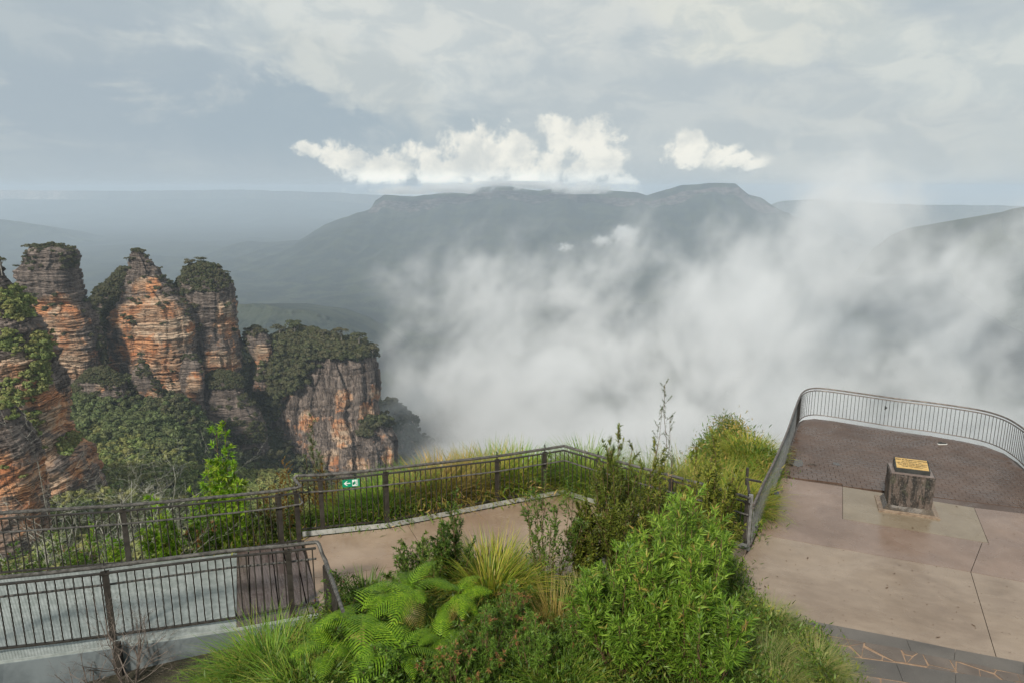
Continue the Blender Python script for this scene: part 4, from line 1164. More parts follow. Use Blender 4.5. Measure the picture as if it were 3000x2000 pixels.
baluster_unit = {}
def bal_mesh(mat, r, key):
    if key not in baluster_unit:
        mb = MB(); k = 6
        V = [(r * math.cos(2 * math.pi * j / k), r * math.sin(2 * math.pi * j / k), z) for z in (0, 1) for j in range(k)]
        F = [(j, (j + 1) % k, k + (j + 1) % k, k + j) for j in range(k)] + [tuple(range(k))[::-1], tuple(range(k, 2 * k))]
        baluster_unit[key] = mesh_from('baluster', V, F, mat)
    return baluster_unit[key]
class Line:
    """a fence line: base and top points along it, resampled by length"""
    def __init__(self, base, top):
        self.b = np.array(base, float); self.t = np.array(top, float)
        d = np.linalg.norm(np.diff(self.b[:, :2], axis=0), axis=1); self.s = np.concatenate([[0], np.cumsum(d)])
    def at(self, s, w=0.0, lift=0.0, side=0.0):
        b = np.array([np.interp(s, self.s, self.b[:, k]) for k in range(3)]); t = np.array([np.interp(s, self.s, self.t[:, k]) for k in range(3)])
        p = b + (t - b) * w + np.array([0, 0, lift])
        if side:
            i = min(max(np.searchsorted(self.s, s) - 1, 0), len(self.b) - 2); e_ = self.b[i + 1] - self.b[i]
            nn = np.array([e_[1], -e_[0], 0]); nn /= np.linalg.norm(nn); p = p + nn * side
        return p
    def path(self, w, lift=0.0, side=0.0, s0=None, s1=None):
        s0 = 0 if s0 is None else s0; s1 = self.s[-1] if s1 is None else s1
        ss_ = [s0] + [s for s in self.s if s0 + .02 < s < s1 - .02] + [s1]
        return [self.at(s, w, lift, side) for s in ss_]
    def s_of_u(self, u):
        ss_ = np.linspace(0, self.s[-1], 800); P = np.array([self.at(s) for s in ss_]); uu, _ = proj(P)
        return float(ss_[np.argmin(np.abs(uu - u))])
def fence_line(st, z=0.0):
    base, top = [], []
    for q in st:
        u, v, vt = q[:3]; zz = q[3] if len(q) > 3 else z
        p = G(u, v, zz); base.append(p); top.append((p[0], p[1], zat(vt, p[0], p[1])))
    return Line(base, top)

def park_fence(name, label, L, posts_s, cat='fence', kick=False, bot=0.06, midside=0.07, mid_h=0.36, spike=True, spacing=0.125, group=None, postw=0.10,
               extra_top=(), extra_mid=(), ends=()):
    root = empty(name, L.b[0], label, cat, group)
    S = L.s[-1]
    mb = MB(); mb.tube(list(L.path(1, 0)) + list(extra_top), 0.034, 10); o = mb.build('top_rail', M_railtop, root); smooth_angle(o)
    mb = MB(); mb.sweep(L.path(1, -0.115), [(-.028, -.012), (.028, -.012), (.028, .012), (-.028, .012)]); mb.build('flat_rail', M_bronze, root)
    mb = MB(); mb.tube(list(L.path(1, -mid_h, midside)) + list(extra_mid), 0.02, 8); o = mb.build('handrail', M_railtop, root); smooth_angle(o)
    mb = MB(); mb.sweep(L.path(0, bot + .11 if kick else bot), [(-.025, -.014), (.025, -.014), (.025, .014), (-.025, .014)]); mb.build('bottom_rail', M_bronze, root)
    if kick:
        mb = MB(); mb.sweep(L.path(0, 0.065, 0.03), [(-.012, -.055), (.012, -.055), (.012, .055), (-.012, .055)]); mb.build('kickboard', M_kick, root)
    bm_ = bal_mesh(M_bronze, 0.0118, 'bronze')
    s = spacing * 0.5
    while s < S:
        if min([abs(s - q) for q in posts_s] + [9]) > 0.06:
            p0 = L.at(s, 0, (bot + .11 if kick else bot)); p1 = L.at(s, 1, -0.115)
            o = bpy.data.objects.new('baluster', bm_); o.location = Vector(p0) - Vector(L.b[0]); o.scale = (1, 1, p1[2] - p0[2]); link(o, root)
        s += spacing
    for q in posts_s:
        p0 = L.at(q, 0, -0.06); p1 = L.at(q, 1, -0.14)
        e_ = L.at(min(q + .05, S), 0) - L.at(max(q - .05, 0), 0); a = math.atan2(e_[1], e_[0]); R = np.array([[math.cos(a), -math.sin(a), 0], [math.sin(a), math.cos(a), 0], [0, 0, 1]])
        mb = MB(); mb.box((p0 + p1) / 2, (postw, 0.045, p1[2] - p0[2]), R); mb.box(p1 + np.array([0, 0, .006]), (postw + .03, 0.07, 0.012), R)
        if spike:
            mb.box(p1 + np.array([0, 0, .13]), (0.012, 0.05, 0.25), R)
            mb.box(p1 + np.array([0, 0, .055]), (0.13, 0.012, 0.03), R)
        # bracket to the handrail
        h0 = L.at(q, 1, -mid_h); h1 = L.at(q, 1, -mid_h, midside * 0.85); mb.bar(h0 + (h1 - h0) * 0.2, h1 - np.array([0, 0, .015]), 0.012, 0.012)
        mb.build('post', M_bronze, root)
    return root

Lmid = fence_line(MID_FENCE)
# the inner side faces the terrace (side > 0 turns towards the camera for a line that runs left to right)
sb = [A(868, 1399, Lmid.b[0][1] - .05), A(862, 1412, Lmid.b[0][1] - .05), A(868, 1424, Lmid.b[0][1] - .08)]
park_fence('park_fence', 'dark bronze balustrade with handrail along the beige terrace, turning a corner', Lmid,
           [Lmid.s_of_u(u) for u in (947, 1136, 1457, 1595, 1748, 1960, 2180)], kick=True)
FAR = [(-260, 1716, 1533, .62), (0, 1684, 1503, .44), (190, 1668, 1491, .32), (383, 1653, 1479, .2), (560, 1632, 1463, .09), (697, 1616, 1450, .0), (827, 1597, 1436, 0), (880, 1587, 1427, 0)]
Lfar = fence_line(FAR)
e0 = Lfar.t[-1]; up1 = Lmid.t[0]
jog = [e0 + (0.03, 0.0, 0.0), e0 + (0.075, 0.02, 0.03), up1 + (-0.10, -0.02, -0.06), up1 + (-0.06, 0, -0.01), up1]
em = Lfar.at(Lfar.s[-1], 1, -.36, .07); um = Lmid.at(0, 1, -.36, .07)
park_fence('ramp_fence', 'far balustrade of the steel ramp, in front of the green shrubs', Lfar,
           [Lfar.s_of_u(u) for u in (-120, 380, 827)] + [Lfar.s[-1] - .02], extra_top=jog, extra_mid=[em + (0.05, 0, 0), em + (0.09, .02, .04), um + (-.03, 0, -.03), um + (0.02, 0, 0)], group='balustrades on the two sides of the ramp')
NEAR = [(-300, 1960, 1728, .66), (0, 1908, 1694, .44), (170, 1889, 1677, .33), (332, 1868, 1659, .2), (520, 1842, 1634, .08), (689, 1817, 1612, .06), (850, 1787, 1597, .06), (936, 1771, 1587, .06)]
Lnear = fence_line(NEAR)
ne = Lnear.t[-1]
p_mid = A(953, 1640, Lnear.b[-1][1] - .15); p_end = A(988, 1740, 10.2)
xt = [ne + (0.03, 0.0, 0), ne + (0.07, -.03, -.03), p_mid * 0.5 + (ne + (0.08, -.05, -.1)) * 0.5, p_mid, p_end]
me_ = Lnear.at(Lnear.s[-1], 1, -.36, -.07)
park_fence('ramp_fence', 'near balustrade of the steel ramp, its end rail sloping towards the viewer', Lnear,
           [Lnear.s_of_u(u) for u in (-200, 332, 856)], midside=-0.07, extra_top=xt, group='balustrades on the two sides of the ramp')
root = empty('ramp_fence', G(940, 1790, 0), 'short return balustrade at the ramp end, running into the plants', 'fence')
pb0 = np.array([p_mid[0], p_mid[1], 0]); pb1 = np.array([p_end[0], p_end[1], .1])
mb = MB(); mb.box((pb0 + p_mid) / 2 - (0, 0, .05), (0.10, 0.06, p_mid[2] - .1)); mb.build('post', M_bronze, root)
mb = MB(); mb.tube([p_mid + (.06, .03, -.32), p_mid + (.10, -.1, -.34), p_end + (.08, 0, -.36), p_end + (.1, -.5, -.4)], .02, 8); o = mb.build('handrail', M_railtop, root); smooth_angle(o)
mb = MB(); mb.bar(p_mid + (0, 0, -.12), p_end + (0, 0, -.12), .056, .024); mb.build('flat_rail', M_bronze, root)
mb = MB(); mb.tube([p_end, p_end + (p_end - p_mid) * .4], .028, 10); mb.build('top_rail', M_railtop, root)
for q in np.linspace(0.08, 0.95, 11):
    a = pb0 + (pb1 - pb0) * q + (0, 0, .1); bq = p_mid + (p_end - p_mid) * q - (0, 0, .12)
    o = bpy.data.objects.new('baluster', bal_mesh(M_bronze, 0.0118, 'bronze')); o.location = Vector(a) - root.location; o.scale = (1, 1, bq[2] - a[2]); link(o, root)

# ---- ramp deck
M_grate = metal_mat('grating_steel', (0.36, 0.40, 0.38), (0.50, 0.54, 0.52), (0.4, 0.6), 6, 0.2)
M_beam = simple_mat('blue_grey_steel', (0.19, 0.22, 0.235), (0.28, 0.32, 0.335), 2.2, (0.3, 0.55), 0.15, metal=0.3)
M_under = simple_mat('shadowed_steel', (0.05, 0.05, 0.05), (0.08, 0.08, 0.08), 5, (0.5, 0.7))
m, g, b = new_mat('wet_timber'); p = obj_pos(g)
gr = g.noise(g.mapping(p, rot=(0, 0, math.radians(25)), scale=(0.05, 1.2, 1)), 2.0, 6, 0.6); pt = g.noise(p, 1.8, 4, 0.6)
c = g.mix(g.ss(gr, 0.35, 0.65), (0.07, 0.05, 0.043), (0.14, 0.11, 0.10)); c = g.mix(g.ss(pt, 0.55, 0.6, 0, 0.6), c, (0.05, 0.03, 0.024))
g.put(b.inputs['Base Color'], c); g.put(b.inputs['Roughness'], g.ss(pt, 0.35, 0.6, 0.12, 0.35)); bump(g, b, gr, 0.3, 0.006)
M_timber = m
ramp = empty('ramp', (-7.0, 11.5, 0), 'ramp of pale steel grating with wet brown boards at the terrace end', 'ramp')
deck_far = Line([G(u, v, z) for (u, v, _, z) in FAR], [G(u, v, z) for (u, v, _, z) in FAR])
dn = [(-320, 1990, .60), (0, 1933, .40), (332, 1888, .17), (693, 1836, 0), (860, 1806, 0), (945, 1790, 0)]
deck_near = Line([G(*q) for q in dn], [G(*q) for q in dn])
nS, fS = deck_near.s[-1], deck_far.s[-1]
fj = deck_far.s_of_u(693); nj = deck_near.s_of_u(693)
def deck_pair(t):
    """t in 0..1 on the grating part, 1..2 on the boards"""
    if t <= 1: return deck_far.at(t * fj), deck_near.at(t * nj)
    return deck_far.at(fj + (t - 1) * (fS + .1 - fj)), deck_near.at(nj + (t - 1) * (nS - nj))
glen = (fj + nj) / 2; nb = int(glen / 0.0205)
panel_edges = [0.0, 0.30, 0.62, 0.85, 1.0] if False else [0.0, 0.33, 0.56, 0.79, 1.0]
for a, bq in zip(panel_edges[:-1], panel_edges[1:]):
    mb = MB(); k0, k1 = int(a * nb), int(bq * nb)
    for k in range(k0, k1):
        pf, pn = deck_pair((k + .5) / nb); mb.bar(pf - (0, 0, .02), pn - (0, 0, .02), 0.0135, 0.022)
    for t in (0.0, 0.5, 1.0):
        fa, na_ = deck_pair(a + .004); fb_, nb_ = deck_pair(bq - .004)
        mb.bar(fa + (na_ - fa) * t - (0, 0, .05), fb_ + (nb_ - fb_) * t - (0, 0, .05), 0.02, 0.03)
    mb.build('grating_panel', M_grate, ramp)
nbd = 6
for k in range(nbd):
    f0, n0 = deck_pair(1 + k / nbd + .008); f1, n1_ = deck_pair(1 + (k + 1) / nbd - .008)
    mb = MB(); mb.poly([f0, f1, n1_, n0], -0.05, 0.004 + 0.003 * (k % 3)); mb.build('board', M_timber, ramp)
mb = MB()
outn_ = np.array([0.45, -0.89, 0])
mb.sweep([q + outn_ * .03 for q in deck_near.path(0, -0.36)], [(-.012, -.31), (.012, -.31), (.012, .31), (-.012, .31)])
mb.sweep([q + outn_ * .09 for q in deck_near.path(0, -0.665)], [(-.09, -.01), (.09, -.01), (.09, .01), (-.09, .01)])
mb.build('side_beam', M_beam, ramp)
mb = MB(); mb.sweep([q - outn_ * .05 for q in deck_far.path(0, -0.25)], [(-.012, -.2), (.012, -.2), (.012, .2), (-.012, .2)]); mb.build('side_beam', M_beam, ramp)
mb = MB()
for t in np.linspace(0.02, 1.9, 12):
    pf, pn = deck_pair(t); mb.bar(pf - (0, 0, .14), pn - (0, 0, .14), .06, .14)
mb.build('cross_beams', M_under, ramp)
sp = deck_near.at(deck_near.s_of_u(345)); mb = MB(); mb.box(sp + outn_ * .1 + np.array([0, 0, -.35]), (.10, .08, .9)); mb.build('post_bracket', M_bronze, ramp)
gr_edge = MB(); gr_edge.sweep([q + outn_ * .02 for q in deck_near.path(0, -0.03)], [(-.006, -.03), (.006, -.03), (.006, .03), (-.006, .03)]); gr_edge.build('edge_strip', M_grate, ramp)

# ---- exit sign on the fence
M_green = simple_mat('sign_green', (0.0, 0.24, 0.12), (0.0, 0.27, 0.14), 5, (0.35, 0.4), 0)
M_white = simple_mat('sign_white', (0.78, 0.79, 0.77), (0.82, 0.83, 0.81), 5, (0.35, 0.4), 0)
s0 = Lmid.s_of_u(1011); s1 = Lmid.s_of_u(1060)
Pa = Lmid.at(s0, 0, 0, .03); Pb = Lmid.at(s1, 0, 0, .03)
ztop, zbot = zat(1405, *Pa[:2]), zat(1426.5, *Pa[:2])
sgn = empty('exit_sign', (Pa + Pb) / 2 * (1, 1, 0) + (0, 0, zbot), 'green and white emergency exit sign with arrow and running figure, fixed to the balustrade', 'sign')
sx = (Pb - Pa); sw = float(np.linalg.norm(sx[:2])); sx = sx / sw; sn = np.array([sx[1], -sx[0], 0]); sh = ztop - zbot
def onsign(x, y, lift): return Pa * (1, 1, 0) + sx * x * sw + np.array([0, 0, zbot + y * sh]) + sn * lift
def sign_poly(pts, lift, th, name, mat):
    n = len(pts); V = [onsign(x, y, lift + th) for x, y in pts] + [onsign(x, y, lift) for x, y in pts]
    F = [tuple(range(n)), tuple(range(n, 2 * n))[::-1]] + [(i, n + i, n + (i + 1) % n, (i + 1) % n) for i in range(n)]
    return MB().add(V, F).build(name, mat, sgn)
sign_poly([(0, 0), (1, 0), (1, 1), (0, 1)], 0, .003, 'plate', M_green)
sign_poly([(.08, .5), (.24, .80), (.31, .80), (.20, .56), (.46, .56), (.46, .44), (.20, .44), (.31, .2), (.24, .2)], .004, .001, 'arrow', M_white)
sign_poly([(.57, .08), (.90, .08), (.90, .92), (.57, .92)], .004, .001, 'door_field', M_white)
sign_poly([(.70, .80), (.735, .84), (.75, .78), (.735, .72), (.70, .73)], .006, .001, 'figure_head', M_green)
sign_poly([(.67, .68), (.74, .70), (.80, .60), (.84, .62), (.83, .56), (.79, .54), (.76, .58), (.75, .45), (.82, .36), (.80, .18), (.77, .18), (.78, .33), (.72, .40), (.66, .30), (.59, .30),
           (.59, .25), (.67, .24), (.72, .33), (.70, .48), (.69, .58), (.64, .56), (.61, .62), (.60, .60), (.63, .50)], .006, .001, 'running_figure', M_green)
sign_poly([(.84, .12), (.87, .12), (.87, .90), (.84, .90)], .006, .001, 'door_edge', M_green)

# ---- tubular railing of the lookout
rl = structure_ = empty('lookout_railing', G(*RAIL[0]), 'curved tubular steel railing with thin bars round the lookout terrace', 'railing')
def smooth_path(px, n=6):
    P = np.array([G(u, v) for u, v in px]); out_ = []
    for i in range(len(P) - 1):
        p0, p1, p2, p3 = P[max(i - 1, 0)], P[i], P[i + 1], P[min(i + 2, len(P) - 1)]
        for t in np.linspace(0, 1, n, endpoint=False):
            out_.append(0.5 * ((2 * p1) + (p2 - p0) * t + (2 * p0 - 5 * p1 + 4 * p2 - p3) * t * t + (3 * p1 - p0 - 3 * p2 + p3) * t ** 3))
    out_.append(P[-1]); return np.array(out_)
RP = smooth_path(RAIL)
Hr = 1.06
LR = Line(RP, RP + (0, 0, Hr))
corner = LR.s_of_u(2334)
mb = MB(); mb.tube(LR.path(1), .026, 8); o = mb.build('top_rail', M_galvbrown, rl); smooth_angle(o)
mb = MB(); mb.tube(LR.path(1, -.085), .018, 6); o = mb.build('upper_rail', M_galvbrown, rl); smooth_angle(o)
mb = MB(); mb.tube(LR.path(0, .13), .016, 6); o = mb.build('bottom_rail', M_galvbrown, rl); smooth_angle(o)
bmr = bal_mesh(M_bronze, 0.0085, 'thin')
s = corner - .5
cnt = 0
while s < LR.s[-1] - .05 and cnt < 290:
    p0 = LR.at(s, 0, .13); o = bpy.data.objects.new('bar', bmr); o.location = Vector(p0) - rl.location; o.scale = (1, 1, Hr - .215); link(o, rl); s += .112; cnt += 1
for u in (2334, 2618, 2822, 2930, 3010, 3100):
    p0 = LR.at(LR.s_of_u(u)) if u < 3000 else LR.at(LR.s_of_u(min(u, 3190)))
    mb = MB(); mb.tube([p0 - (0, 0, .04), p0 + (0, 0, Hr)], .022, 8); o = mb.build('post', M_galvbrown, rl); smooth_angle(o)
for t in (0.0, .33, .66):
    p0 = LR.at(corner * t); mb = MB(); mb.tube([p0 - (0, 0, .04), p0 + (0, 0, Hr)], .024, 8); o = mb.build('post', M_galv, rl); smooth_angle(o)
# wire mesh infill on the near leg
mb = MB(); sp_ = .085; Lc = corner
for dirn in (1, -1):
    s = -1.0
    while s < Lc + 1.0:
        a, bq = (s, s + .85 * dirn)
        t0 = 0.0; t1 = 1.0
        lo, hi = .14, Hr - .1
        # clip to the leg
        def cl(t): return a + (bq - a) * t
        ts = [0, 1]
        if min(a, bq) < 0: ts = [(-a) / (bq - a), 1] if a < 0 else [0, (-a) / (bq - a)]
        if max(a, bq) > Lc: ts = [0, (Lc - a) / (bq - a)] if bq > Lc else [(Lc - a) / (bq - a), 1]
        if ts[1] > ts[0] + .02 and 0 <= ts[0] <= 1 and 0 <= ts[1] <= 1:
            q0 = LR.at(cl(ts[0]), 0, lo + (hi - lo) * ts[0]); q1 = LR.at(cl(ts[1]), 0, lo + (hi - lo) * ts[1])
            mb.bar(q0, q1, .004, .004)
        s += sp_
mb.build('wire_mesh', M_galv, rl)
# gate end: tall galvanised post, foot rail and rubbing rail where the two fences meet
ge = empty('gate_post', G(2188, 1606), 'galvanised gate post with a foot rail where fence and mesh railing meet', 'post')
gp = G(2188, 1604)
mb = MB(); mb.box(gp + np.array([0, 0, .62]), (.09, .07, 1.24)); mb.build('post_shaft', M_galv, ge)
mb = MB(); mb.bar(G(2140, 1588) + (0, 0, .03), G(2196, 1612) + (0, 0, .03), .07, .06); mb.build('foot_rail', M_galv, ge)
mb = MB(); a_ = G(2188, 1604) + (0, .05, 1.15); mb.bar(a_, a_ + (.1, .55, .22), .05, .04); mb.bar(a_ + (.1, .5, .2), a_ + (.42, .55, .12), .05, .04); mb.box(a_ + (.1, .55, .25), (.05, .05, .4)); mb.build('latch_arm', M_bronze, ge)

# ---- small loose things
M_shoe = simple_mat('pale_rubber', (0.6, 0.6, 0.58), (0.7, 0.7, 0.68), 20, (0.5, 0.6), 0)
p0 = G(2760, 1301); so = empty('lost_shoe', p0, 'small black and white shoe lying on the pavers near the curved railing', 'shoe')
mb = MB()
prof = [(-.13, .028), (-.10, .042), (-.03, .036), (.05, .040), (.11, .044), (.14, .03), (.15, 0), (.14, -.03), (.11, -.044), (.05, -.040), (-.03, -.036), (-.10, -.042), (-.13, -.028)]
mb.poly([(p0[0] + x, p0[1] + y) for x, y in prof], .006, .03); mb.build('sole', M_shoe, so)
mb = MB(); up_ = [(x * .9, y * .85) for x, y in prof]
V = [(p0[0] + x, p0[1] + y, .03) for x, y in up_] + [(p0[0] + x * .8 - .01, p0[1] + y * .6, .085 if x < 0.02 else .055) for x, y in up_]
n = len(up_); mb.add(V, [(i, (i + 1) % n, n + (i + 1) % n, n + i) for i in range(n)] + [tuple(range(n, 2 * n))]); mb.build('upper', M_dark, so)
def stick(label, u0, v0, u1, v1, r, mat, cat='stick'):
    a, bq = G(u0, v0), G(u1, v1); mb = MB(); md = (a + bq) / 2 + (0, 0, r * 2.5)
    mb.tube([a + (0, 0, r * 1.2), md, bq + (0, 0, r * 1.2)], r, 6); tag(mb.build('stick', mat), label, cat)
M_bark = simple_mat('dark_bark', (0.045, 0.034, 0.026), (0.09, 0.07, 0.055), 18, (0.6, 0.8), 0.4)
stick('dark stick lying on the brown pavers by the puddle', 2366, 1360, 2394, 1362, .014, M_bark)
M_leafbrown = simple_mat('fallen_leaf', (0.06, 0.035, 0.02), (0.11, 0.06, 0.03), 20, (0.5, 0.7), 0)
lv = [((2366, 1634), 'fallen brown leaf on the concrete right of the gate post'), ((2598, 1721), 'fallen brown leaf in the middle of the big slab'), ((2852, 1831), 'fallen brown leaf on the slab near its right joint'),
      ((2225, 1724), 'fallen leaf nearest the grass tussocks'), ((2242, 1718), 'tiny fallen leaf on the slab left side'), ((2674, 1546), 'small leaf on the pale slab in front of the monument'),
      ((2748, 1866), 'fallen brown leaf close to the step edge'), ((2803, 1483), 'dark leaf on the pale slab right of the monument'), ((2030, 1497 + 0), 'fallen leaf')]
for (uv, lab) in lv[:-1]:
    p0 = G(*uv); a0 = random.uniform(0, 3); mb = MB(); L_ = .045
    pts = [(-1, 0), (-.3, .35), (.4, .3), (1, 0), (.4, -.3), (-.3, -.35)]
    P_ = [(p0[0] + L_ * (x * math.cos(a0) - y * math.sin(a0)), p0[1] + L_ * (x * math.sin(a0) + y * math.cos(a0))) for x, y in pts]
    V = [(x, y, .006 + .008 * (i % 3 == 0)) for i, (x, y) in enumerate(P_)]; mb.add(V, [(0, 1, 5), (1, 2, 4, 5), (2, 3, 4)]); tag(mb.build('fallen_leaf', M_leafbrown), lab, 'leaf')
M_blue = simple_mat('blue_cloth', (0.05, 0.07, 0.16), (0.08, 0.10, 0.22), 20, (0.6, 0.8), 0.2)
p0 = G(2262, 1470) + np.array([0.06, 0, .25]); mb = MB()
V = [p0 + q for q in np.array([(-.09, 0, .05), (0, -.03, .09), (.1, 0, .0), (.11, .03, -.1), (.02, -.04, -.07), (-.05, .02, -.02), (0, .06, 0)])]
mb.add(V, [(0, 1, 6), (1, 2, 6), (2, 3, 6), (3, 4, 6), (4, 5, 6), (5, 0, 6), (0, 5, 1), (1, 5, 4), (1, 4, 2), (2, 4, 3)]); tag(mb.build('blue_rag', M_blue), 'small blue rag caught low on the mesh railing', 'rag')
tq = LR.at(LR.s_of_u(2588), 1, -.35); mb = MB(); mb.add([tq + (-.03, -.012, .07), tq + (-.03, -.012, -.07), tq + (.06, -.012, 0), tq + (-.03, .0, .07), tq + (-.03, 0, -.07), tq + (.06, 0, 0)],
   [(0, 1, 2), (5, 4, 3), (0, 3, 4, 1), (1, 4, 5, 2), (2, 5, 3, 0)]); tag(mb.build('triangle_tag', M_dark), 'small black triangular tag fixed between the bars of the curved railing', 'tag')

# windblown grit, seeds and leaf scraps nobody could count
r_ = np.random.default_rng(88); V = []; F = []
for k in range(420):
    if k % 3: u, v = r_.uniform(2160, 2990), r_.uniform(1250, 1930)
    else: u, v = r_.uniform(960, 2100), r_.uniform(1460, 1760)
    p0 = G(u, v)
    if not (inside(full_poly, p0[0], p0[1]) or inside(mid_poly, p0[0], p0[1])): continue
    a0 = r_.uniform(0, 6.28); L_ = r_.uniform(.006, .028); w_ = L_ * r_.uniform(.2, .5); n = len(V)
    c_, s_ = math.cos(a0), math.sin(a0)
    V += [(p0[0] + c_ * L_, p0[1] + s_ * L_, .004), (p0[0] - s_ * w_, p0[1] + c_ * w_, .007), (p0[0] - c_ * L_, p0[1] - s_ * L_, .004), (p0[0] + s_ * w_, p0[1] - c_ * w_, .006)]
    F.append((n, n + 1, n + 2, n + 3))
tag(link(bpy.data.objects.new('leaf_litter', mesh_from('leaf_litter', V, F, M_leafbrown))), 'scraps of leaf and grit scattered on the wet paving', kind='stuff')
# ================================================================== planting
def L3(r, g_, b_): return srgb(r, g_, b_)
G1 = (0.045, 0.11, 0.016); G2 = (0.09, 0.20, 0.028); G3 = (0.15, 0.29, 0.05)
LM = {
    'willow': leaf_mat('willow_leaf', [(0.06, 0.14, 0.016), (0.14, 0.26, 0.03), (0.27, 0.41, 0.07)], tip=(0.40, 0.26, 0.07)),
    'olive': leaf_mat('olive_leaf', [(0.055, 0.09, 0.016), (0.14, 0.19, 0.03), (0.29, 0.31, 0.06)], tip=(0.36, 0.24, 0.10)),
    'darkleaf': leaf_mat('dark_leaf', [(0.035, 0.08, 0.014), (0.08, 0.15, 0.025), (0.16, 0.24, 0.05)], tip=(0.20, 0.22, 0.06)),
    'fern': leaf_mat('fern_leaf', [(0.07, 0.17, 0.01), (0.15, 0.29, 0.014), (0.26, 0.42, 0.03)], trans=0.4),
    'vivid': leaf_mat('vivid_leaf', [(0.09, 0.22, 0.01), (0.18, 0.36, 0.02), (0.30, 0.46, 0.05)], tip=(0.42, 0.50, 0.06), trans=0.45),
    'grey': leaf_mat('grey_green_leaf', [(0.07, 0.10, 0.055), (0.12, 0.16, 0.09), (0.20, 0.24, 0.15)], tip=(0.34, 0.36, 0.22)),
    'rust': leaf_mat('rusty_leaf', [(0.10, 0.055, 0.012), (0.19, 0.10, 0.02), (0.20, 0.19, 0.03)], tip=(0.26, 0.24, 0.03)),
    'grass': leaf_mat('grass_blade', [(0.06, 0.15, 0.015), (0.12, 0.26, 0.025), (0.20, 0.36, 0.04), (0.36, 0.32, 0.10)], trans=0.35),
    'gold': leaf_mat('golden_blade', [(0.06, 0.14, 0.015), (0.18, 0.29, 0.03), (0.38, 0.41, 0.06), (0.48, 0.35, 0.12)], trans=0.4),
    'dry': leaf_mat('dry_blade', [(0.12, 0.15, 0.03), (0.30, 0.24, 0.07), (0.42, 0.29, 0.12), (0.46, 0.36, 0.20)], trans=0.3),
    'soft': leaf_mat('soft_blade', [(0.10, 0.17, 0.05), (0.18, 0.27, 0.08), (0.34, 0.33, 0.15), (0.50, 0.40, 0.25)], trans=0.3),
    'mixed': leaf_mat('low_leaf', [(0.05, 0.11, 0.015), (0.10, 0.20, 0.03), (0.17, 0.28, 0.05)], tip=(0.42, 0.15, 0.08)),
}
M_stem = simple_mat('brown_stem', (0.10, 0.055, 0.03), (0.17, 0.10, 0.055), 15, (0.5, 0.7), 0)
M_greenstem = simple_mat('green_stem', (0.10, 0.14, 0.03), (0.16, 0.18, 0.05), 15, (0.5, 0.7), 0)
M_twig = simple_mat('bare_twig', (0.11, 0.085, 0.07), (0.19, 0.155, 0.13), 15, (0.6, 0.8), 0)
M_paletwig = simple_mat('lichened_twig', (0.30, 0.29, 0.24), (0.48, 0.47, 0.40), 12, (0.6, 0.8), 0)
M_soil = simple_mat('bed_soil', (0.03, 0.028, 0.015), (0.06, 0.05, 0.03), 5, (0.8, 0.95), 0.8, 0.04)

def norm(a): return a / np.maximum(np.linalg.norm(a, axis=-1, keepdims=True), 1e-9)
def leaves_obj(name, P, D, L, Wd, mat, root, tip=None, fold=0.25, seed=0, curl=0.18):
    """one lanceolate leaf per point: 6 corners, folded along the midrib and bent down at the tip"""
    r = np.random.default_rng(seed); n = len(P)
    D = norm(D); up = norm(np.array([0, 0, 1.0]) + r.normal(size=(n, 3)) * 0.45)
    S = norm(np.cross(D, up)); N = np.cross(S, D)
    L = np.asarray(L)[:, None] * np.ones((n, 1)); Wd = np.asarray(Wd)[:, None] * np.ones((n, 1))
    bend = -N * L * curl
    b0 = P; m1 = P + D * L * .42 + N * L * .03; t = P + D * L + bend
    l1 = P + D * L * .38 + S * Wd * .5 + N * Wd * fold; r1 = P + D * L * .38 - S * Wd * .5 + N * Wd * fold
    V = np.stack([b0, l1, m1, r1, t], 1).reshape(-1, 3) - np.array(parent_world(root))
    k = np.arange(n)[:, None] * 5
    F = np.concatenate([k + np.array([[0, 2, 1]]), k + np.array([[1, 2, 4]]), k + np.array([[0, 3, 2]]), k + np.array([[2, 3, 4]])])
    me = mesh_from(name, V, F, mat, True)
    if tip is not None:
        a = me.attributes.new('tip', 'FLOAT', 'POINT'); a.data.foreach_set('value', np.repeat(tip, 5).astype(np.float32))
    return link(bpy.data.objects.new(name, me), root)

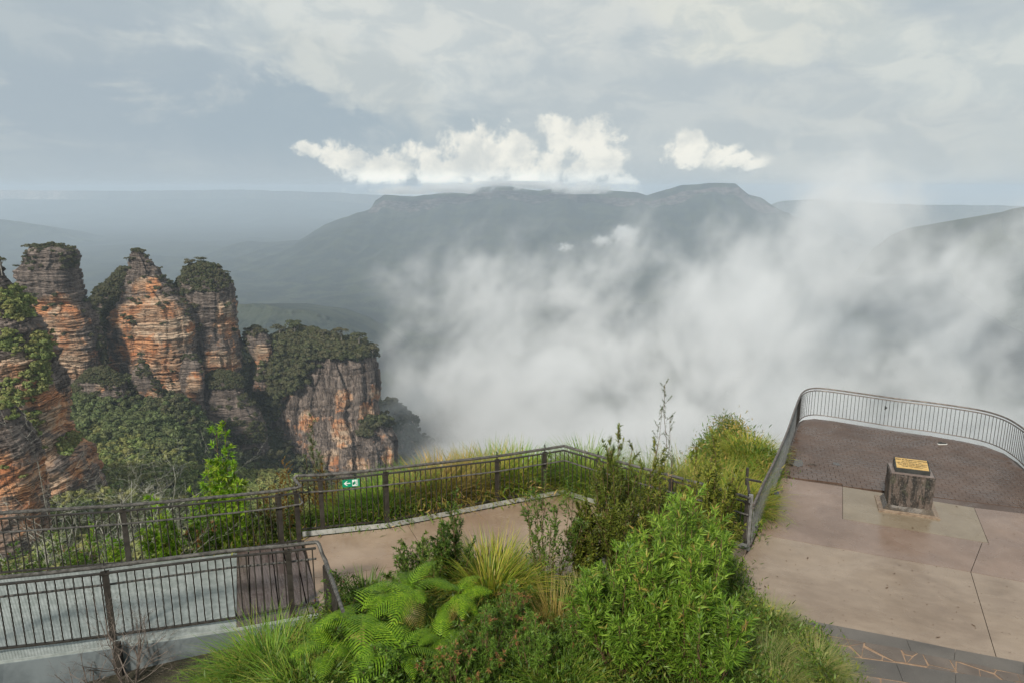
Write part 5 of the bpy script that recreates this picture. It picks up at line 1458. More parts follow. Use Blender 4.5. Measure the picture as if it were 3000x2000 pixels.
def shrub(name, label, cat, base, h, spread, mat, nst=9, nbr=9, nlf=14, L=.09, W=.014, seed=0, group=None, lean=(0, 0), start=.25, tipk=.0, stem_mat=None,
          upl=.55, brl=.35, whorl=False, thick=.012, hvar=.35, leafname='leaves', curl=.18, core=1.0):
    r = np.random.default_rng(seed + 1000)
    nbr = int(nbr * 1.35 + .5); nlf = int(nlf * 1.5); W = W * 1.35; L = L * 1.05; thick = thick * .75
    base = np.asarray(base, float)
    root = empty(name, base, label, cat, group)
    sm = MB(); P, D, T, Ls = [], [], [], []
    for i in range(nst):
        a = r.uniform(0, 2 * math.pi); q = math.sqrt(r.uniform(0, 1)) * spread
        hh = h * (1 - r.uniform(0, hvar)) * (1 - 0.35 * (q / max(spread, 1e-6)) ** 2)
        if i == 0: hh, q = h, spread * .1
        end = base + np.array([q * math.cos(a) + lean[0], q * math.sin(a) + lean[1], hh])
        b0 = base + np.array([math.cos(a), math.sin(a), 0]) * spread * .12
        ctrl = b0 * .55 + end * .45 + np.array([math.cos(a) * q * .15, math.sin(a) * q * .15, hh * .12]) + r.normal(size=3) * h * .03
        ts = np.linspace(0, 1, 7)[:, None]
        path = (1 - ts) ** 2 * b0 + 2 * ts * (1 - ts) * ctrl + ts ** 2 * end
        path += r.normal(size=path.shape) * h * .006
        sm.tube(path, thick * (0.6 + .5 * r.random()) * .7, 4)
        nb_ = max(1, int(nbr * (0.7 + .6 * r.random())))
        for j in range(nb_):
            t = start + (1 - start) * ((j + r.random()) / nb_)
            p = (1 - t) ** 2 * b0 + 2 * t * (1 - t) * ctrl + t ** 2 * end
            tang = norm(2 * (1 - t) * (ctrl - b0) + 2 * t * (end - ctrl))
            az_ = r.uniform(0, 2 * math.pi); out_ = np.array([math.cos(az_), math.sin(az_), 0])
            bd = norm(tang * upl + out_ * (1 - upl) * 1.3 + np.array([0, 0, .12]))
            bl = brl * h * (1.12 - t * .75) * r.uniform(.55, 1.2)
            tipp = p + bd * bl + np.array([0, 0, bl * .18])
            sm.add(*twig(p, tipp, thick * .3))
            m = max(3, int(nlf * (0.6 + .6 * r.random())))
            if whorl:
                f = 1 - r.random(m) ** 2 * .55
            else:
                f = r.uniform(.08, 1.0, m)
            pp = p + (tipp - p) * f[:, None]
            rd = norm(r.normal(size=(m, 3)))
            dd = norm(bd * .75 + rd * (.85 if whorl else .7) + np.array([0, 0, .15]))
            P.append(pp); D.append(dd); tp = (f > .8) * (t > .55) * (r.random() < tipk); T.append(tp * r.uniform(.4, 1, m)); Ls.append(L * r.uniform(.55, 1.2, m) * (1.15 - .35 * f))
        m = int(nlf * 1.4)
        f = r.uniform(.72, 1.0, m)[:, None]
        pp = (1 - f) ** 2 * b0 + 2 * f * (1 - f) * ctrl + f ** 2 * end
        dd = norm(np.array([0, 0, .7]) + r.normal(size=(m, 3)) * .7)
        P.append(pp); D.append(dd); T.append((f[:, 0] > .86) * (r.random() < tipk) * r.uniform(.5, 1, m)); Ls.append(L * r.uniform(.5, 1.0, m) * (1.5 - .8 * f[:, 0]))
    sm.build('stems', stem_mat or M_stem, root, fixn=False)
    P, D, T, Ls = np.concatenate(P), np.concatenate(D), np.concatenate(T), np.concatenate(Ls)
    leaves_obj(leafname, P, D, Ls, Ls * (W / L) * r.uniform(.8, 1.2, len(P)), mat, root, T, seed=seed, curl=curl)
    return root
def twig(p, q, r_):
    t = q - p; t = t / (np.linalg.norm(t) + 1e-9); s = np.cross(t, [0.3, 0.2, 1.0]); s /= np.linalg.norm(s) + 1e-9; n = np.cross(s, t)
    V = [p + s * r_, p - s * r_ * .5 + n * r_, p - s * r_ * .5 - n * r_, q]
    return V, [(0, 1, 3), (1, 2, 3), (2, 0, 3)]
def blades(base, h, r0, n, wd, lean=.45, bend=1.1, seed=0, hv=.45, seg=5, flat=0.0):
    r = np.random.default_rng(seed)
    a = r.uniform(0, 2 * math.pi, n); q = np.sqrt(r.random(n)) * r0
    th0 = np.abs(r.normal(0, lean, n)) * .6 + q / max(r0, 1e-6) * lean * .9
    bd = bend * r.uniform(.4, 1.3, n); Ln = h * (1 - hv * r.random(n))
    px = base[0] + q * np.cos(a); py = base[1] + q * np.sin(a); pz = np.full(n, base[2])
    a2 = a + r.normal(0, .45, n)
    pts = [np.stack([px, py, pz], 1)]
    for k in range(seg):
        t = (k + .5) / seg; th = th0 + bd * t ** 1.6
        pts.append(pts[-1] + (Ln / seg)[:, None] * np.stack([np.sin(th) * np.cos(a2), np.sin(th) * np.sin(a2), np.cos(th)], 1))
    side = np.stack([-np.sin(a2 + r.normal(0, .6, n)), np.cos(a2), np.zeros(n)], 1); side = norm(side + r.normal(size=(n, 3)) * .2)
    V = []
    for k in range(seg + 1):
        w_ = wd * r.uniform(.9, 1.1) * (1 - (k / seg) ** 1.7) * .5 + wd * .03
        V += [pts[k] + side * w_, pts[k] - side * w_]
    V = np.stack(V, 1).reshape(-1, 3); m = 2 * (seg + 1)
    F = []
    for k in range(seg):
        F.append(np.arange(n)[:, None] * m + np.array([[2 * k, 2 * k + 1, 2 * k + 3, 2 * k + 2]]))
    return V, np.concatenate(F)
def tussock(label, base, h, r0, n, mat, wd=.009, lean=.45, bend=1.1, seed=0, group=None, name='grass_tussock', cat='grass tussock', hv=.45, dry=0, dry_mat=None):
    base = np.asarray(base, float)
    if dry:
        root = empty(name, base, label, cat, group)
        V, F = blades(base, h, r0, n, wd, lean, bend, seed, hv); o = bpy.data.objects.new('blades', mesh_from('blades', V - base, F, mat, True)); link(o, root)
        V, F = blades(base, h * .95, r0, dry, wd * .9, lean * 1.5, bend * 1.4, seed + 9, hv); o = bpy.data.objects.new('dry_blades', mesh_from('dry_blades', V - base, F, dry_mat or LM['dry'], True)); link(o, root)
        return root
    V, F = blades(base, h, r0, n, wd, lean, bend, seed, hv)
    o = link(bpy.data.objects.new(name, mesh_from(name, V - base, F, mat, True))); o.location = base
    return tag(o, label, cat, group)

# ---- garden bed
bed_px = [(1000, 1795), (985, 1752), (1150, 1745), (1400, 1742), (1700, 1722), (1850, 1700), (2040, 1668), (2150, 1640), (2160, 1700), (2200, 1790), (2290, 1850), (2420, 1930), (2520, 2060)]
bed_edge = [G(u, v)[:2] for u, v in bed_px] + [np.array([5.5, 3.0]), np.array([-6.5, 3.0]), G(560, 2060)[:2], G(720, 1940)[:2], G(935, 1850)[:2]]
bed_edge = np.array(bed_edge)
def dist_poly(poly, X, Y):
    d = np.full(np.shape(X), 1e9)
    for i in range(len(poly)):
        a, b_ = poly[i], poly[(i + 1) % len(poly)]; ab = b_ - a; L2 = np.dot(ab, ab)
        t = np.clip(((X - a[0]) * ab[0] + (Y - a[1]) * ab[1]) / L2, 0, 1)
        d = np.minimum(d, np.hypot(X - a[0] - t * ab[0], Y - a[1] - t * ab[1]))
    return d
def bed_z(X, Y):
    ins = inside(bed_edge, X, Y); d = dist_poly(bed_edge, X, Y)
    z = .04 + np.clip(d, 0, 2.5) * .22 + .05 * fbm(np.asarray(X) * 1.3, np.asarray(Y) * 1.3, np.asarray(X) * 0, 3, 9)
    return np.where(ins, z, -.35)
gx = np.linspace(-7, 7.5, 150); gy = np.linspace(3, 14.5, 120); GX, GY = np.meshgrid(gx, gy)
o = link(bpy.data.objects.new('garden_bed', grid_mesh('garden_bed', np.stack([GX, GY, bed_z(GX, GY)], -1), M_soil))); tag(o, 'dark soil of the planted bed in front of the terrace', kind='structure')
def bedp(u, v):
    """where a plant's foot stands on the bed, seen at (u, v)"""
    z = 0.1
    for _ in range(6):
        p = G(u, v, z); z = float(bed_z(p[0], p[1]))
        if z < 0: z = 0.02
    return np.array([p[0], p[1], z - .02])

# ---- ground outside the fences
outer = np.array([p[:2] for p in pxpoly([(u, v) for (u, v, t) in MID_FENCE])] + [G(2266, 1452)[:2]] + [G(*q)[:2] for q in RAIL[3:]] + [np.array([14.0, 8.0]), np.array([14.0, 2.0]), np.array([-14.0, 2.0])] +
                 [deck_near.at(0)[:2] * 1.15] + [deck_far.at(0)[:2] + np.array([-3, -1.0])] + [q[:2] for q in deck_far.path(0)])
def out_z(X, Y):
    ins = inside(outer, X, Y); d = dist_poly(outer, X, Y)
    near_ramp = np.clip((-3.5 - np.asarray(X)) / 2.0, 0, 1)
    look_side = np.clip((np.asarray(Y) - 17.5) / 1.0, 0, 1) * np.clip((np.asarray(X) - 7.0) / 1.0, 0, 1)
    z = -.1 - .45 * near_ramp - np.clip(d, 0, 2.2) * (.18 + .25 * near_ramp) - np.clip(d - 2.2, 0, 60) * 1.9
    z = np.where(look_side > .5, -.9 - d * 2.5, z)
    z = z + fbm(np.asarray(X), np.asarray(Y), np.asarray(X) * 0, 3, 4) * .12 * np.clip(d * 2, 0, 1)
    return np.where(ins, -.9, z)
gx = np.linspace(-22, 22, 200); gy = np.linspace(2, 42, 200); GX, GY = np.meshgrid(gx, gy)
o = link(bpy.data.objects.new('cliff_top', grid_mesh('cliff_top', np.stack([GX, GY, out_z(GX, GY)], -1), M_soil))); tag(o, 'overgrown ground that falls away outside the fences', kind='structure')
def outp(u, v):
    z = -.2
    for _ in range(10):
        p = G(u, v, z); z = .5 * z + .5 * float(out_z(p[0], p[1]))
    return np.array([p[0], p[1], float(out_z(p[0], p[1])) - .03])
def outw(X, Y): return np.array([X, Y, float(out_z(X, Y)) - .03])

# ---- the big willow-leaved shrubs in the bed
WG = 'long-leaved green shrubs crowded at the right of the bed'
shrub('willow_shrub', 'tallest bright green narrow-leaved shrub, reaching up before the gate post', 'shrub', bedp(1985, 1985), 2.75, .95, LM['willow'], 34, 11, 19, .135, .017, 1, WG, tipk=.22, upl=.6, brl=.22, lean=(0, .15), start=.3)
shrub('willow_shrub', 'bright green narrow-leaved shrub bulging low beside the soft tussocks', 'shrub', bedp(2060, 2050), 1.75, .72, LM['willow'], 26, 11, 18, .13, .017, 2, WG, tipk=.1, upl=.6, brl=.26)
shrub('willow_shrub', 'bright green narrow-leaved shrub left of the tallest one, over the strappy grass', 'shrub', bedp(1820, 1990), 2.0, .8, LM['willow'], 24, 11, 18, .125, .017, 3, WG, tipk=.12, upl=.6, brl=.26)
shrub('willow_shrub', 'bright green narrow-leaved shrub behind the others, touching the terrace edge', 'shrub', bedp(2000, 1850), 2.4, .85, LM['willow'], 26, 11, 18, .125, .017, 4, WG, tipk=.3, upl=.62, brl=.24, start=.2)
# ---- olive shrubs in front of the hidden stretch of fence
OG = 'olive shrubs standing between terrace and fence'
for (u, v, h, sp_2, lab, sd_, nst) in [(1800, 1705, 3.15, .62, 'olive shrub with an upright leafy shoot, leftmost in front of the hidden fence', 11, 12), (1915, 1690, 2.75, .8, 'olive shrub with reddish tips in front of the yellow grass', 12, 12),
                                  (2060, 1665, 2.9, .8, 'olive shrub with one tall bare reddish shoot near the gate post', 13, 11), (1720, 1720, 1.9, .42, 'low dark olive shrub where the terrace narrows behind the bed', 14, 8)]:
    shrub('olive_shrub', lab, 'shrub', bedp(u, v), h, sp_2, LM['olive'], int(nst * 2.2), 13, 22, .095, .019, sd_, OG, tipk=.12, upl=.62, brl=.17, start=.08, hvar=.5)
shrub('sapling', 'slim sapling with a feathery grey-green crown above the other shrubs against the mist', 'sapling', bedp(1925, 1680), 3.95, .16, LM['grey'], 4, 7, 22, .05, .008, 15, upl=.5, brl=.10, start=.78, hvar=.08)
# ---- middle of the bed
shrub('open_shrub', 'open dark-leaved shrub with bare gaps standing before the fence corner', 'shrub', bedp(1608, 1752), 2.8, .62, LM['darkleaf'], 14, 9, 12, .09, .02, 21, tipk=.1, upl=.62, brl=.16, start=.18)
shrub('open_shrub', 'dark-leaved shrub with a slender upright stem behind the ferns', 'shrub', bedp(1330, 1760), 2.15, .38, LM['darkleaf'], 14, 10, 15, .085, .02, 22, tipk=.15, upl=.6, brl=.18, start=.2)
shrub('open_shrub', 'dense dark shrub left of the strappy clump, spilling over the terrace', 'shrub', bedp(1250, 1765), 1.35, .72, LM['darkleaf'], 26, 11, 16, .08, .019, 23, tipk=.2, upl=.5, brl=.3, start=.15)
tussock('strappy grass clump with golden and brown drooping blades in the middle of the bed', bedp(1440, 1765), 1.5, .45, 1500, LM['gold'], .02, .42, 1.25, 31, dry=320)
tussock('dark sword-leaved clump at the terrace edge right of the ramp end', bedp(1075, 1775), .8, .3, 120, LM['darkleaf'], .028, .5, .5, 32, name='sword_plant', cat='sword plant')
tussock('tall thin dry grass stems between the ferns and the green shrubs', bedp(1630, 1860), 1.15, .25, 260, LM['dry'], .007, .22, .5, 33)
tussock('dark green grass clump at the bottom edge in the middle', bedp(1640, 2030), .85, .35, 900, LM['grass'], .010, .5, 1.2, 34)
tussock('grass clump behind the dry stems', bedp(1690, 1790), .8, .35, 500, LM['soft'], .008, .45, 1.1, 35)
# ---- lower left tussock and climber
tussock('mop of yellow-green grass with brown stems below the ramp beam', bedp(800, 1985), 1.15, .55, 1700, LM['grass'], .011, .6, 1.5, 41, dry=420)
tussock('grassy clump at the bottom edge left of the ferns', bedp(900, 2060), 1.0, .5, 900, LM['grass'], .011, .55, 1.4, 42, dry=120)
tussock('small yellowish grass clump trailing over the end of the beam', bedp(680, 2040), .85, .45, 700, LM['gold'], .010, .7, 1.5, 43, dry=160)
shrub('climber', 'yellow-leaved climber tangled round the end post of the ramp', 'climber', bedp(985, 1850), 1.15, .42, LM['mixed'], 10, 9, 10, .05, .02, 44, tipk=.1, upl=.45, brl=.3)
# ---- red-tipped low shrubs
RG = 'low red-tipped shrubs at the front of the bed'
for (u, v, h, s_, lab, sd_) in [(1420, 1990, 1.15, .55, 'low shrub with red new tips right of the fern fronds', 51), (1500, 1880, 1.0, .5, 'low shrub with pinkish tips below the strappy clump', 52),
                                (1330, 2060, .95, .5, 'low bushy shrub with rusty tips at the bottom edge', 53), (1560, 1990, 1.0, .45, 'fresh green low shrub with narrow leaves at the bottom edge', 54), (1720, 1950, .9, .5, 'low green shrub at the foot of the long-leaved shrubs', 55)]:
    shrub('low_shrub', lab, 'shrub', bedp(u, v), h, s_, LM['mixed'], 15, 9, 16, .075, .011, sd_, RG, tipk=.3 if sd_ < 54 else .05, upl=.6, brl=.28, whorl=True)
shrub('low_shrub', 'leafy low shrub under the fern fronds', 'shrub', bedp(1130, 2050), .85, .6, LM['mixed'], 14, 9, 14, .07, .028, 56, upl=.5, brl=.3)
shrub('low_shrub', 'leafy low shrub between the climber and the lower left grass', 'shrub', bedp(985, 1960), .8, .45, LM['mixed'], 12, 9, 14, .06, .024, 57, upl=.5, brl=.3)

# ---- ferns: every frond is a piece of its own
def frond_mesh(seed, L=1.0):
    r = np.random.default_rng(seed); V = []; F = []
    def q4(a, b_, c, d):
        k = len(V); V.extend([a, b_, c, d]); F.append((k, k + 1, k + 2, k + 3))
    nP = 18
    def mid(t): return np.array([0, L * t * (1 - .08 * t * t), L * (.42 * t - .60 * t * t)])
    for k in range(14):
        t0, t1 = k / 14, (k + 1) / 14; a, b_ = mid(t0), mid(t1); w_ = .005 * (1.2 - t0)
        q4(a + (w_, 0, 0), a - (w_, 0, 0), b_ - (w_, 0, 0), b_ + (w_, 0, 0))
    for k in range(nP):
        t = .10 + .88 * (k / nP) ** .95
        ln = L * .40 * (1 - t) ** .75 * min(1, t / .2) ** .5 * r.uniform(.9, 1.08) + .01
        p = mid(t); tg = norm(mid(min(t + .02, 1)) - p)
        for sd_ in (1, -1):
            dr = norm(np.array([sd_, 0, 0]) * .90 + tg * .50 + np.array([0, 0, .08]))
            fw = norm(tg - dr * np.dot(tg, dr)); m = max(3, int(ln / .03))
            q0, w0 = p, .010
            for j in range(m):
                f1 = (j + 1) / m; e_ = p + dr * ln * f1 + np.array([0, 0, -ln * .28 * f1 * f1]) + fw * ln * .12 * f1 * f1
                w1 = (.0115 * (1 - f1) ** .5 + .0015) * (1.25 if j % 2 == 0 else .8)
                q4(q0 + fw * w0, q0 - fw * w0, e_ - fw * w1, e_ + fw * w1)
                q0, w0 = e_, w1
    return mesh_from('frond', np.array(V), F, LM['fern'])
fronds = [frond_mesh(s, 1.0) for s in range(7)]
dead = frond_mesh(9, 1.0); dead.materials.clear(); dead.materials.append(LM['dry'])
def fern(label, base, n, size, seed, tilt=(0.15, .9), azr=(0, 360), height=.5, group='bright green ferns in the bed'):
    r = np.random.default_rng(seed); root = empty('fern', base, label, 'fern', group)
    mb = MB(); mb.tube([np.array(base), np.array(base) + (0, 0, height)], .035, 6); mb.build('stalk', M_bark, root)
    for k in range(n):
        o = bpy.data.objects.new('frond', fronds[int(r.integers(0, 7))]); s_ = size * r.uniform(.6, 1.15)
        az_ = math.radians(azr[0] + (azr[1] - azr[0]) * (k + r.uniform(-.3, .3)) / n)
        o.location = (0, 0, height * r.uniform(.8, 1.0)); o.scale = (s_, s_, s_); o.rotation_euler = (r.uniform(-.35, .5), r.normal(0, .25), az_); link(o, root)
    for k in range(2):
        o = bpy.data.objects.new('dead_frond', dead); s_ = size * r.uniform(.55, .8); o.location = (0, 0, height * .8); o.scale = (s_, s_, s_); o.rotation_euler = (-.7, r.normal(0, .3), r.uniform(0, 6.28)); link(o, root); o['label'] = 'brown withered frond hanging down'
    return root
fern('bright fern with the largest arching fronds beside the climber', bedp(1065, 1925), 8, 1.05, 1, height=.85)
fern('fern behind, close to the terrace edge and the dark shrub', bedp(1205, 1860), 8, 1.0, 2, height=.95)
fern('fern right of centre, under the strappy clump', bedp(1345, 1860), 8, .85, 3, height=.85)
fern('fern with fronds hanging at the bottom edge of the bed', bedp(1180, 2000), 7, .95, 4, height=.6)
fern('low fern at the left of the group near the grass mop', bedp(965, 1990), 6, .8, 5, height=.6)
fern('small darker fern beside the red-tipped shrub', bedp(1290, 1960), 6, .75, 6, height=.6)

# ---- soft tussocks by the steps
SG = 'soft fine-leaved tussocks beside the steps'
for (u, v, h, r0, n, lab, sd_) in [(2255, 1850, .8, .18, 2000, 'fine green tussock on the terrace edge, first before the steps', 61), (2330, 1900, .6, .14, 1100, 'small fine tussock on the step edge', 62),
                                   (2385, 1990, .85, .22, 2600, 'large fine tussock spilling over the second step', 63), (2240, 1985, .85, .24, 2400, 'blue-green fine tussock at the foot of the long-leaved shrubs', 64), (2265, 2060, .8, .2, 1400, 'fine tussock at the bottom edge', 65),
                                   (2160, 1880, .6, .15, 900, 'fine tussock half hidden by the willow-leaved shrub', 66)]:
    tussock(lab, bedp(u, v), h, r0, n, LM['soft'], .0045, .55, 1.5, sd_, SG)

# ---- outside the terrace fence: grasses
r_ = np.random.default_rng(5)
FGrp = 'grass clumps growing behind the terrace fence'
def behind(s, d, h, r0, n, mat, lab, seed, dry=0, wd=.012):
    p = Lmid.at(s, 0, 0, -d - .3); tussock(lab, outw(p[0], p[1]), h, r0, n, mat, wd, .45, 1.2, seed, FGrp, dry=dry)
S_ = Lmid.s[-1]
sc_ = Lmid.s_of_u(1650)
n_extra = 0
spots = [(.35, .8, .85, 'grass', 0, 'green grass clump behind the fence, below the sign'), (1.1, .7, .95, 'grass', 0, 'green grass clump behind the fence, right of the sign'), (1.9, .8, 1.15, 'grass', 60, 'tall green grass clump behind the second wide fence post'),
         (2.7, .9, 1.25, 'grass', 120, 'arching grass clump behind the long panel'), (3.4, .9, 1.3, 'dry', 0, 'tawny grass clump behind the long panel'), (4.1, 1.0, 1.4, 'dry', 0, 'rust-tinged grass clump left of the tall fence post'),
         (4.9, 1.0, 1.4, 'gold', 200, 'golden grass clump behind the tall fence post'), (5.6, .9, 1.3, 'grass', 150, 'mixed grass clump left of the fence corner'), (6.3, .9, 1.4, 'grass', 60, 'green grass clump at the fence corner')]
for i, (s, d, h, mt, dry, lab) in enumerate(spots):
    s = s / 6.3 * sc_; behind(s, d * .8 + .1, h * 1.22, .5, 1200, LM[mt], lab, 200 + i, dry, .024)
for i, (u, v, h, r0, n, mt, dry, lab) in enumerate([
        (1690, 1440, 1.35, .45, 800, 'gold', 120, 'golden grass clump just right of the fence corner'), (1790, 1460, 1.7, .5, 900, 'grass', 200, 'tall mixed grass clump behind the olive shrubs'),
        (1900, 1455, 1.9, .5, 1000, 'gold', 260, 'tall golden grass clump under the feathery sapling'), (2000, 1440, 2.0, .5, 1000, 'gold', 350, 'tallest golden-brown grass clump against the mist'),
        (2080, 1470, 1.6, .5, 900, 'dry', 100, 'brownish grass clump between the olive shrubs and the mound'), (2150, 1500, 1.45, .45, 2300, 'gold', 120, 'big yellow-green mound of grass beside the mesh railing'),
        (2195, 1340, 1.25, .5, 2200, 'gold', 200, 'upper mound of grass against the mist beside the railing'), (2225, 1395, .8, .28, 1000, 'gold', 60, 'grass mound pressed against the railing top'), (2120, 1420, 1.3, .45, 1100, 'gold', 100, 'grass mound left of the big yellow one')]):
    p = G(u, v, -.1); tussock(lab, outw(p[0], p[1]) * (1, 1, 0) + (0, 0, max(-.5, float(out_z(p[0], p[1])))), h, r0, n, LM[mt], .012, .5, 1.35, 230 + i, FGrp, dry=dry)
for i, (u, v) in enumerate([(2262, 1490), (2290, 1420), (2240, 1545)]):
    tussock(['grass tuft poking through the mesh railing beside the blue rag', 'grass tuft at the mesh railing near the pavers', 'low grass tuft at the foot of the mesh railing'][i], G(u, v) + (-.3, 0, -.05), .42, .16, 220, LM['grass'], .009, .3, 1.1, 260 + i, 'grass tufts along the mesh railing')

# ---- outside the ramp: saplings, shrubs, twigs
VG = 'vivid green plants behind the ramp'
def beyond(s, d): 
    p = Lfar.at(s, 0, 0, -d); return outw(p[0], p[1])
def sapling(lab, u, vtop, d, spread, mat, seed, nst=7, nbr=9, L=.13, W=.022, start=.35, brl=.16, whorl=True, tipk=.5, nlf=18, cat='sapling', name='sapling', upl=.45, stem=None, hvar=.45, group=VG):
    s = Lfar.s_of_u(min(u, 870)) if u < 880 else None
    p = Lfar.at(s, 0, 0, -d) if s is not None else Lmid.at(Lmid.s_of_u(u), 0, 0, -d)
    # slide along the fence until the foot is under u
    x = ray(u, vtop); Y = p[1]; X = x[0] / x[1] * Y
    b_ = outw(X, Y); h = zat(vtop, X, Y) - b_[2]
    return shrub(name, lab, cat, b_, h, spread, mat, nst, nbr, nlf, L, W, seed, group, start=start, brl=brl, whorl=whorl, tipk=tipk, upl=upl, stem_mat=stem, hvar=hvar)
sapling('tall vivid green sapling with layered tufts rising in front of the wooded cliff', 650, 1232, 1.6, .42, LM['vivid'], 301, 13, 10, .15, .026, .35, .12)
sapling('vivid green bushy plant beside the tall sapling', 610, 1350, 1.4, .55, LM['vivid'], 302, 15, 8, .14, .026, .35, .13)
sapling('vivid green shrub just above the ramp rail', 690, 1400, 1.2, .45, LM['vivid'], 303, 9, 8, .13, .024, .25, .16, group=VG)
sapling('small vivid rosette showing over the rail left of the sapling', 440, 1452, 1.0, .28, LM['vivid'], 304, 6, 6, .14, .028, .3, .15)
sapling('vivid leafy shrub behind the middle of the ramp balustrade', 480, 1500, .9, .5, LM['vivid'], 305, 12, 8, .12, .024, .15, .2)
sapling('leafy shrub behind the balustrade right of its first post', 585, 1500, .8, .5, LM['mixed'], 306, 14, 8, .11, .022, .12, .2)
sapling('dark leafy shrub filling the gap before the last ramp post', 760, 1455, .9, .5, LM['darkleaf'], 307, 14, 9, .09, .02, .12, .18)
sapling('dark leafy shrub at the foot of the jog in the handrail', 850, 1440, 1.0, .5, LM['darkleaf'], 308, 13, 9, .09, .02, .12, .18)
sapling('small vivid plant low behind the balustrade at the left', 310, 1580, .8, .35, LM['vivid'], 309, 8, 7, .12, .024, .15, .22)
sapling('leafy green shrub behind the balustrade near the left edge', 150, 1560, 1.0, .6, LM['mixed'], 310, 18, 9, .08, .018, .15, .2, False, .2, 12)
sapling('vivid shrub behind the balustrade left of the wide post', 260, 1530, 1.1, .5, LM['vivid'], 313, 14, 9, .08, .018, .15, .2, False, .2, 12)
sapling('low green shrub at the far left end of the balustrade', 30, 1590, 1.0, .5, LM['mixed'], 314, 14, 9, .08, .018, .15, .2, False, .2, 12)
sapling('grey-green sapling with pale shoots standing in front of the orange cliff', 915, 1222, 1.9, .34, LM['grey'], 311, 8, 9, .10, .014, .50, .11, False, .4, 16, upl=.6, group=None)
sapling('rust-coloured shrub spreading behind the bend of the handrail', 820, 1352, 1.5, .75, LM['rust'], 312, 22, 12, .035, .012, .35, .16, False, .2, 26, name='rusty_shrub', cat='shrub', group='rust-coloured shrubs behind the bend')
sapling('rust and olive shrub behind the fence left of the sign', 940, 1352, 1.4, .5, LM['rust'], 315, 18, 11, .035, .012, .3, .15, False, .6, 26, name='rusty_shrub', cat='shrub', group='rust-coloured shrubs behind the bend')
for i, (s, d, h) in enumerate([(3.6, .9, .9), (4.3, .7, .8), (4.9, .8, .8), (5.4, .7, .8)]):
    pass
def branches(name, label, cat, base, h, mat, seed, n=6, depth=4, spread=.6, r0=.012, group=None, bias=(0, 0, 1), kids=3, taper=.72):
    r = np.random.default_rng(seed); root = empty(name, base, label, cat, group); mb = MB()
    def grow(p, d, L, rad, k):
        m = 3; pts = [p]
        for q in range(m):
            d = norm(d + r.normal(size=3) * .16 + np.array(bias) * .03); pts.append(pts[-1] + d * L / m)
        if rad > .0035: mb.tube(pts, rad, 4)
        else: mb.add(*twig(pts[0], pts[-1], max(rad, .0016)))
        if k > 0:
            for _ in range(kids):
                t = r.uniform(.35, 1); i = int(t * m); i = min(i, m - 1); q = pts[i] + (pts[i + 1] - pts[i]) * (t * m - i)
                grow(q, norm(d + r.normal(size=3) * spread), L * taper * r.uniform(.6, 1.1), rad * .55, k - 1)
    for i in range(n):
        a = r.uniform(0, 2 * math.pi); grow(np.asarray(base, float), norm(np.array([math.cos(a) * spread, math.sin(a) * spread, 1.0])), h * r.uniform(.4, .6), r0, depth)
    mb.build('twigs', mat, root, fixn=False)
    return root
bz = G(395, 2040, -.6)
branches('bare_shrub', 'leafless brown shrub standing before the ramp beam', 'bare shrub', bz, 1.75, M_twig, 71, 10, 4, .42, .011, kids=3)
branches('bare_shrub', 'smaller leafless bush left of the brown one, before the ramp beam', 'bare shrub', G(270, 2060, -.6), 1.35, M_twig, 72, 6, 3, .5, .009, kids=3)
for i, (u, vt, d) in enumerate([(330, 1400, 1.5), (180, 1440, 1.3), (430, 1440, 1.4), (60, 1520, 1.2)]):
    p = Lfar.at(Lfar.s_of_u(max(u, 5)), 0, 0, -d); b_ = outw(p[0], p[1]); h = zat(vt, p[0], p[1]) - b_[2]
    branches('lichened_bush', ['pale twiggy bush with bare lichened branches above the ramp rail', 'pale bare branches in front of the yellow cliff', 'pale bare branches beside the vivid rosette', 'pale bare branches low at the left edge'][i], 'bare bush', b_, h * 1.35, M_paletwig, 80 + i, 5, 4, .6, .008,
             'pale leafless bushes behind the ramp', kids=3)

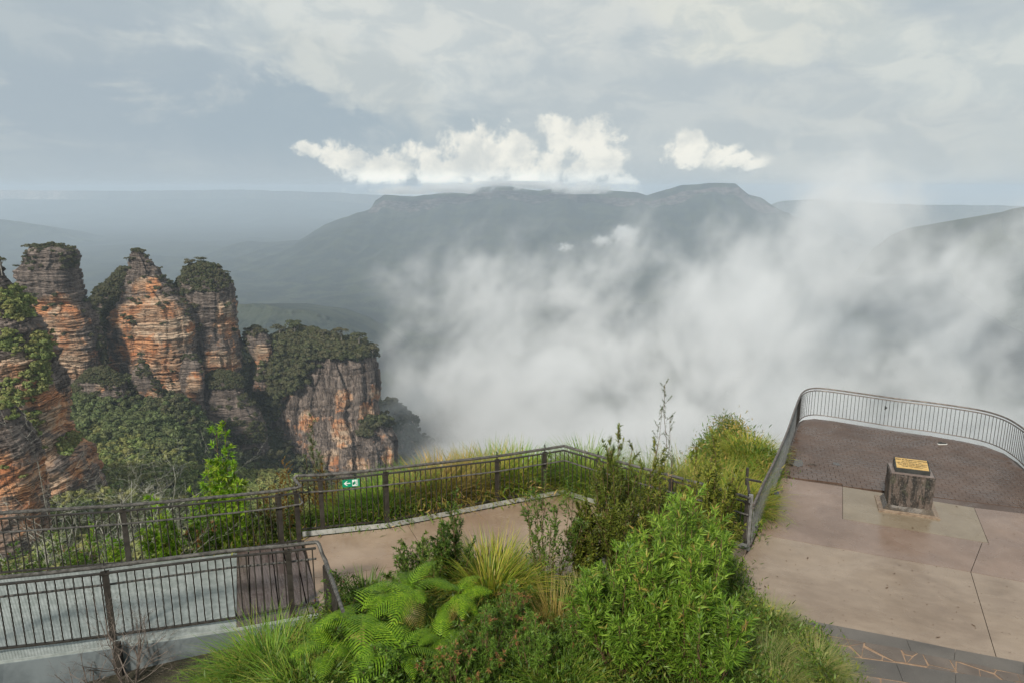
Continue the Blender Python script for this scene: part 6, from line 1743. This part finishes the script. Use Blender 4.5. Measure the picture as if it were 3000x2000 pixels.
# ---- low leafy cover that nobody could count
def sprig_mesh(mat, seed, n=60, L=.07, W=.02):
    r = np.random.default_rng(seed)
    P = r.normal(size=(n, 3)) * (.13, .13, .06) + (0, 0, .14); D = norm(r.normal(size=(n, 3)) + (0, 0, .5))
    S = norm(np.cross(D, r.normal(size=(n, 3)))); N = np.cross(S, D); LL = (L * r.uniform(.6, 1.2, n))[:, None]; WW = (W * r.uniform(.7, 1.2, n))[:, None]
    V = np.stack([P, P + D * LL * .4 + S * WW * .5 + N * WW * .2, P + D * LL - N * LL * .15, P + D * LL * .4 - S * WW * .5 + N * WW * .2], 1).reshape(-1, 3)
    return mesh_from('sprig', V, np.arange(n * 4).reshape(n, 4), mat)
def cover(name, label, pts, mats, size=(0.7, 1.5), **kw):
    r = np.random.default_rng(len(pts)); P = np.column_stack([pts, r.uniform(*size, len(pts))])
    return scatter_object(name, label, [P], [sprig_mesh(mm, 90 + i, **kw) for i, mm in enumerate(mats)])
r_ = np.random.default_rng(21)
X = r_.uniform(-6.5, 5.6, 5200); Y = r_.uniform(6.0, 13.5, 5200); zb_ = bed_z(X, Y); k = (zb_ > 0.03) & inside(bed_edge, X, Y)
cover('undergrowth', 'low leafy undergrowth filling the garden bed', np.column_stack([X[k], Y[k], zb_[k] - .02 + r_.uniform(0, .15, k.sum()) * np.clip(dist_poly(bed_edge, X[k], Y[k]) * 1.5, 0, 1)]), [LM['mixed'], LM['darkleaf'], LM['darkleaf'], LM['olive']], L=.085, W=.018)
X = r_.uniform(-14, 8, 9000); Y = r_.uniform(11.5, 27, 9000); d = dist_poly(outer, X, Y); zo = out_z(X, Y); k = (~inside(outer, X, Y)) & (d > .15) & (d < 3.6) & (zo > -4)
cover('undergrowth', 'tangled scrub on the slope outside the fences', np.column_stack([X[k], Y[k], zo[k] + r_.uniform(-.02, .12, k.sum())]), [LM['olive'], LM['darkleaf'], LM['mixed'], LM['dry']], (1.0, 2.2), L=.09, W=.016)

# pale dead trees rising out of the hollow
for i, (u, vf, Y, h, lab) in enumerate([(345, 1480, 215, 9, 'pale dead tree in the hollow just above the ramp rail'), (262, 1440, 235, 8, 'pale dead tree beside the foot of the near cliff'), (430, 1400, 280, 9, 'bleached bare tree standing among the pale treetops of the hollow'),
                                    (520, 1330, 340, 10, 'thin bare trunk halfway up the wooded hollow'), (600, 1240, 430, 11, 'grey bare tree under the middle tower'), (720, 1110, 560, 11, 'pale bare trunk on the slope left of the orange cliff')]):
    X = A(u, vf, Y)[0]; zz = float(bowl_z(X, Y)) + 1.5
    branches('dead_tree', lab, 'dead tree', np.array([X, Y, zz]), h, M_paletwig, 400 + i, 2, 3, .42, .16, 'pale dead trees in the wooded hollow', kids=3)
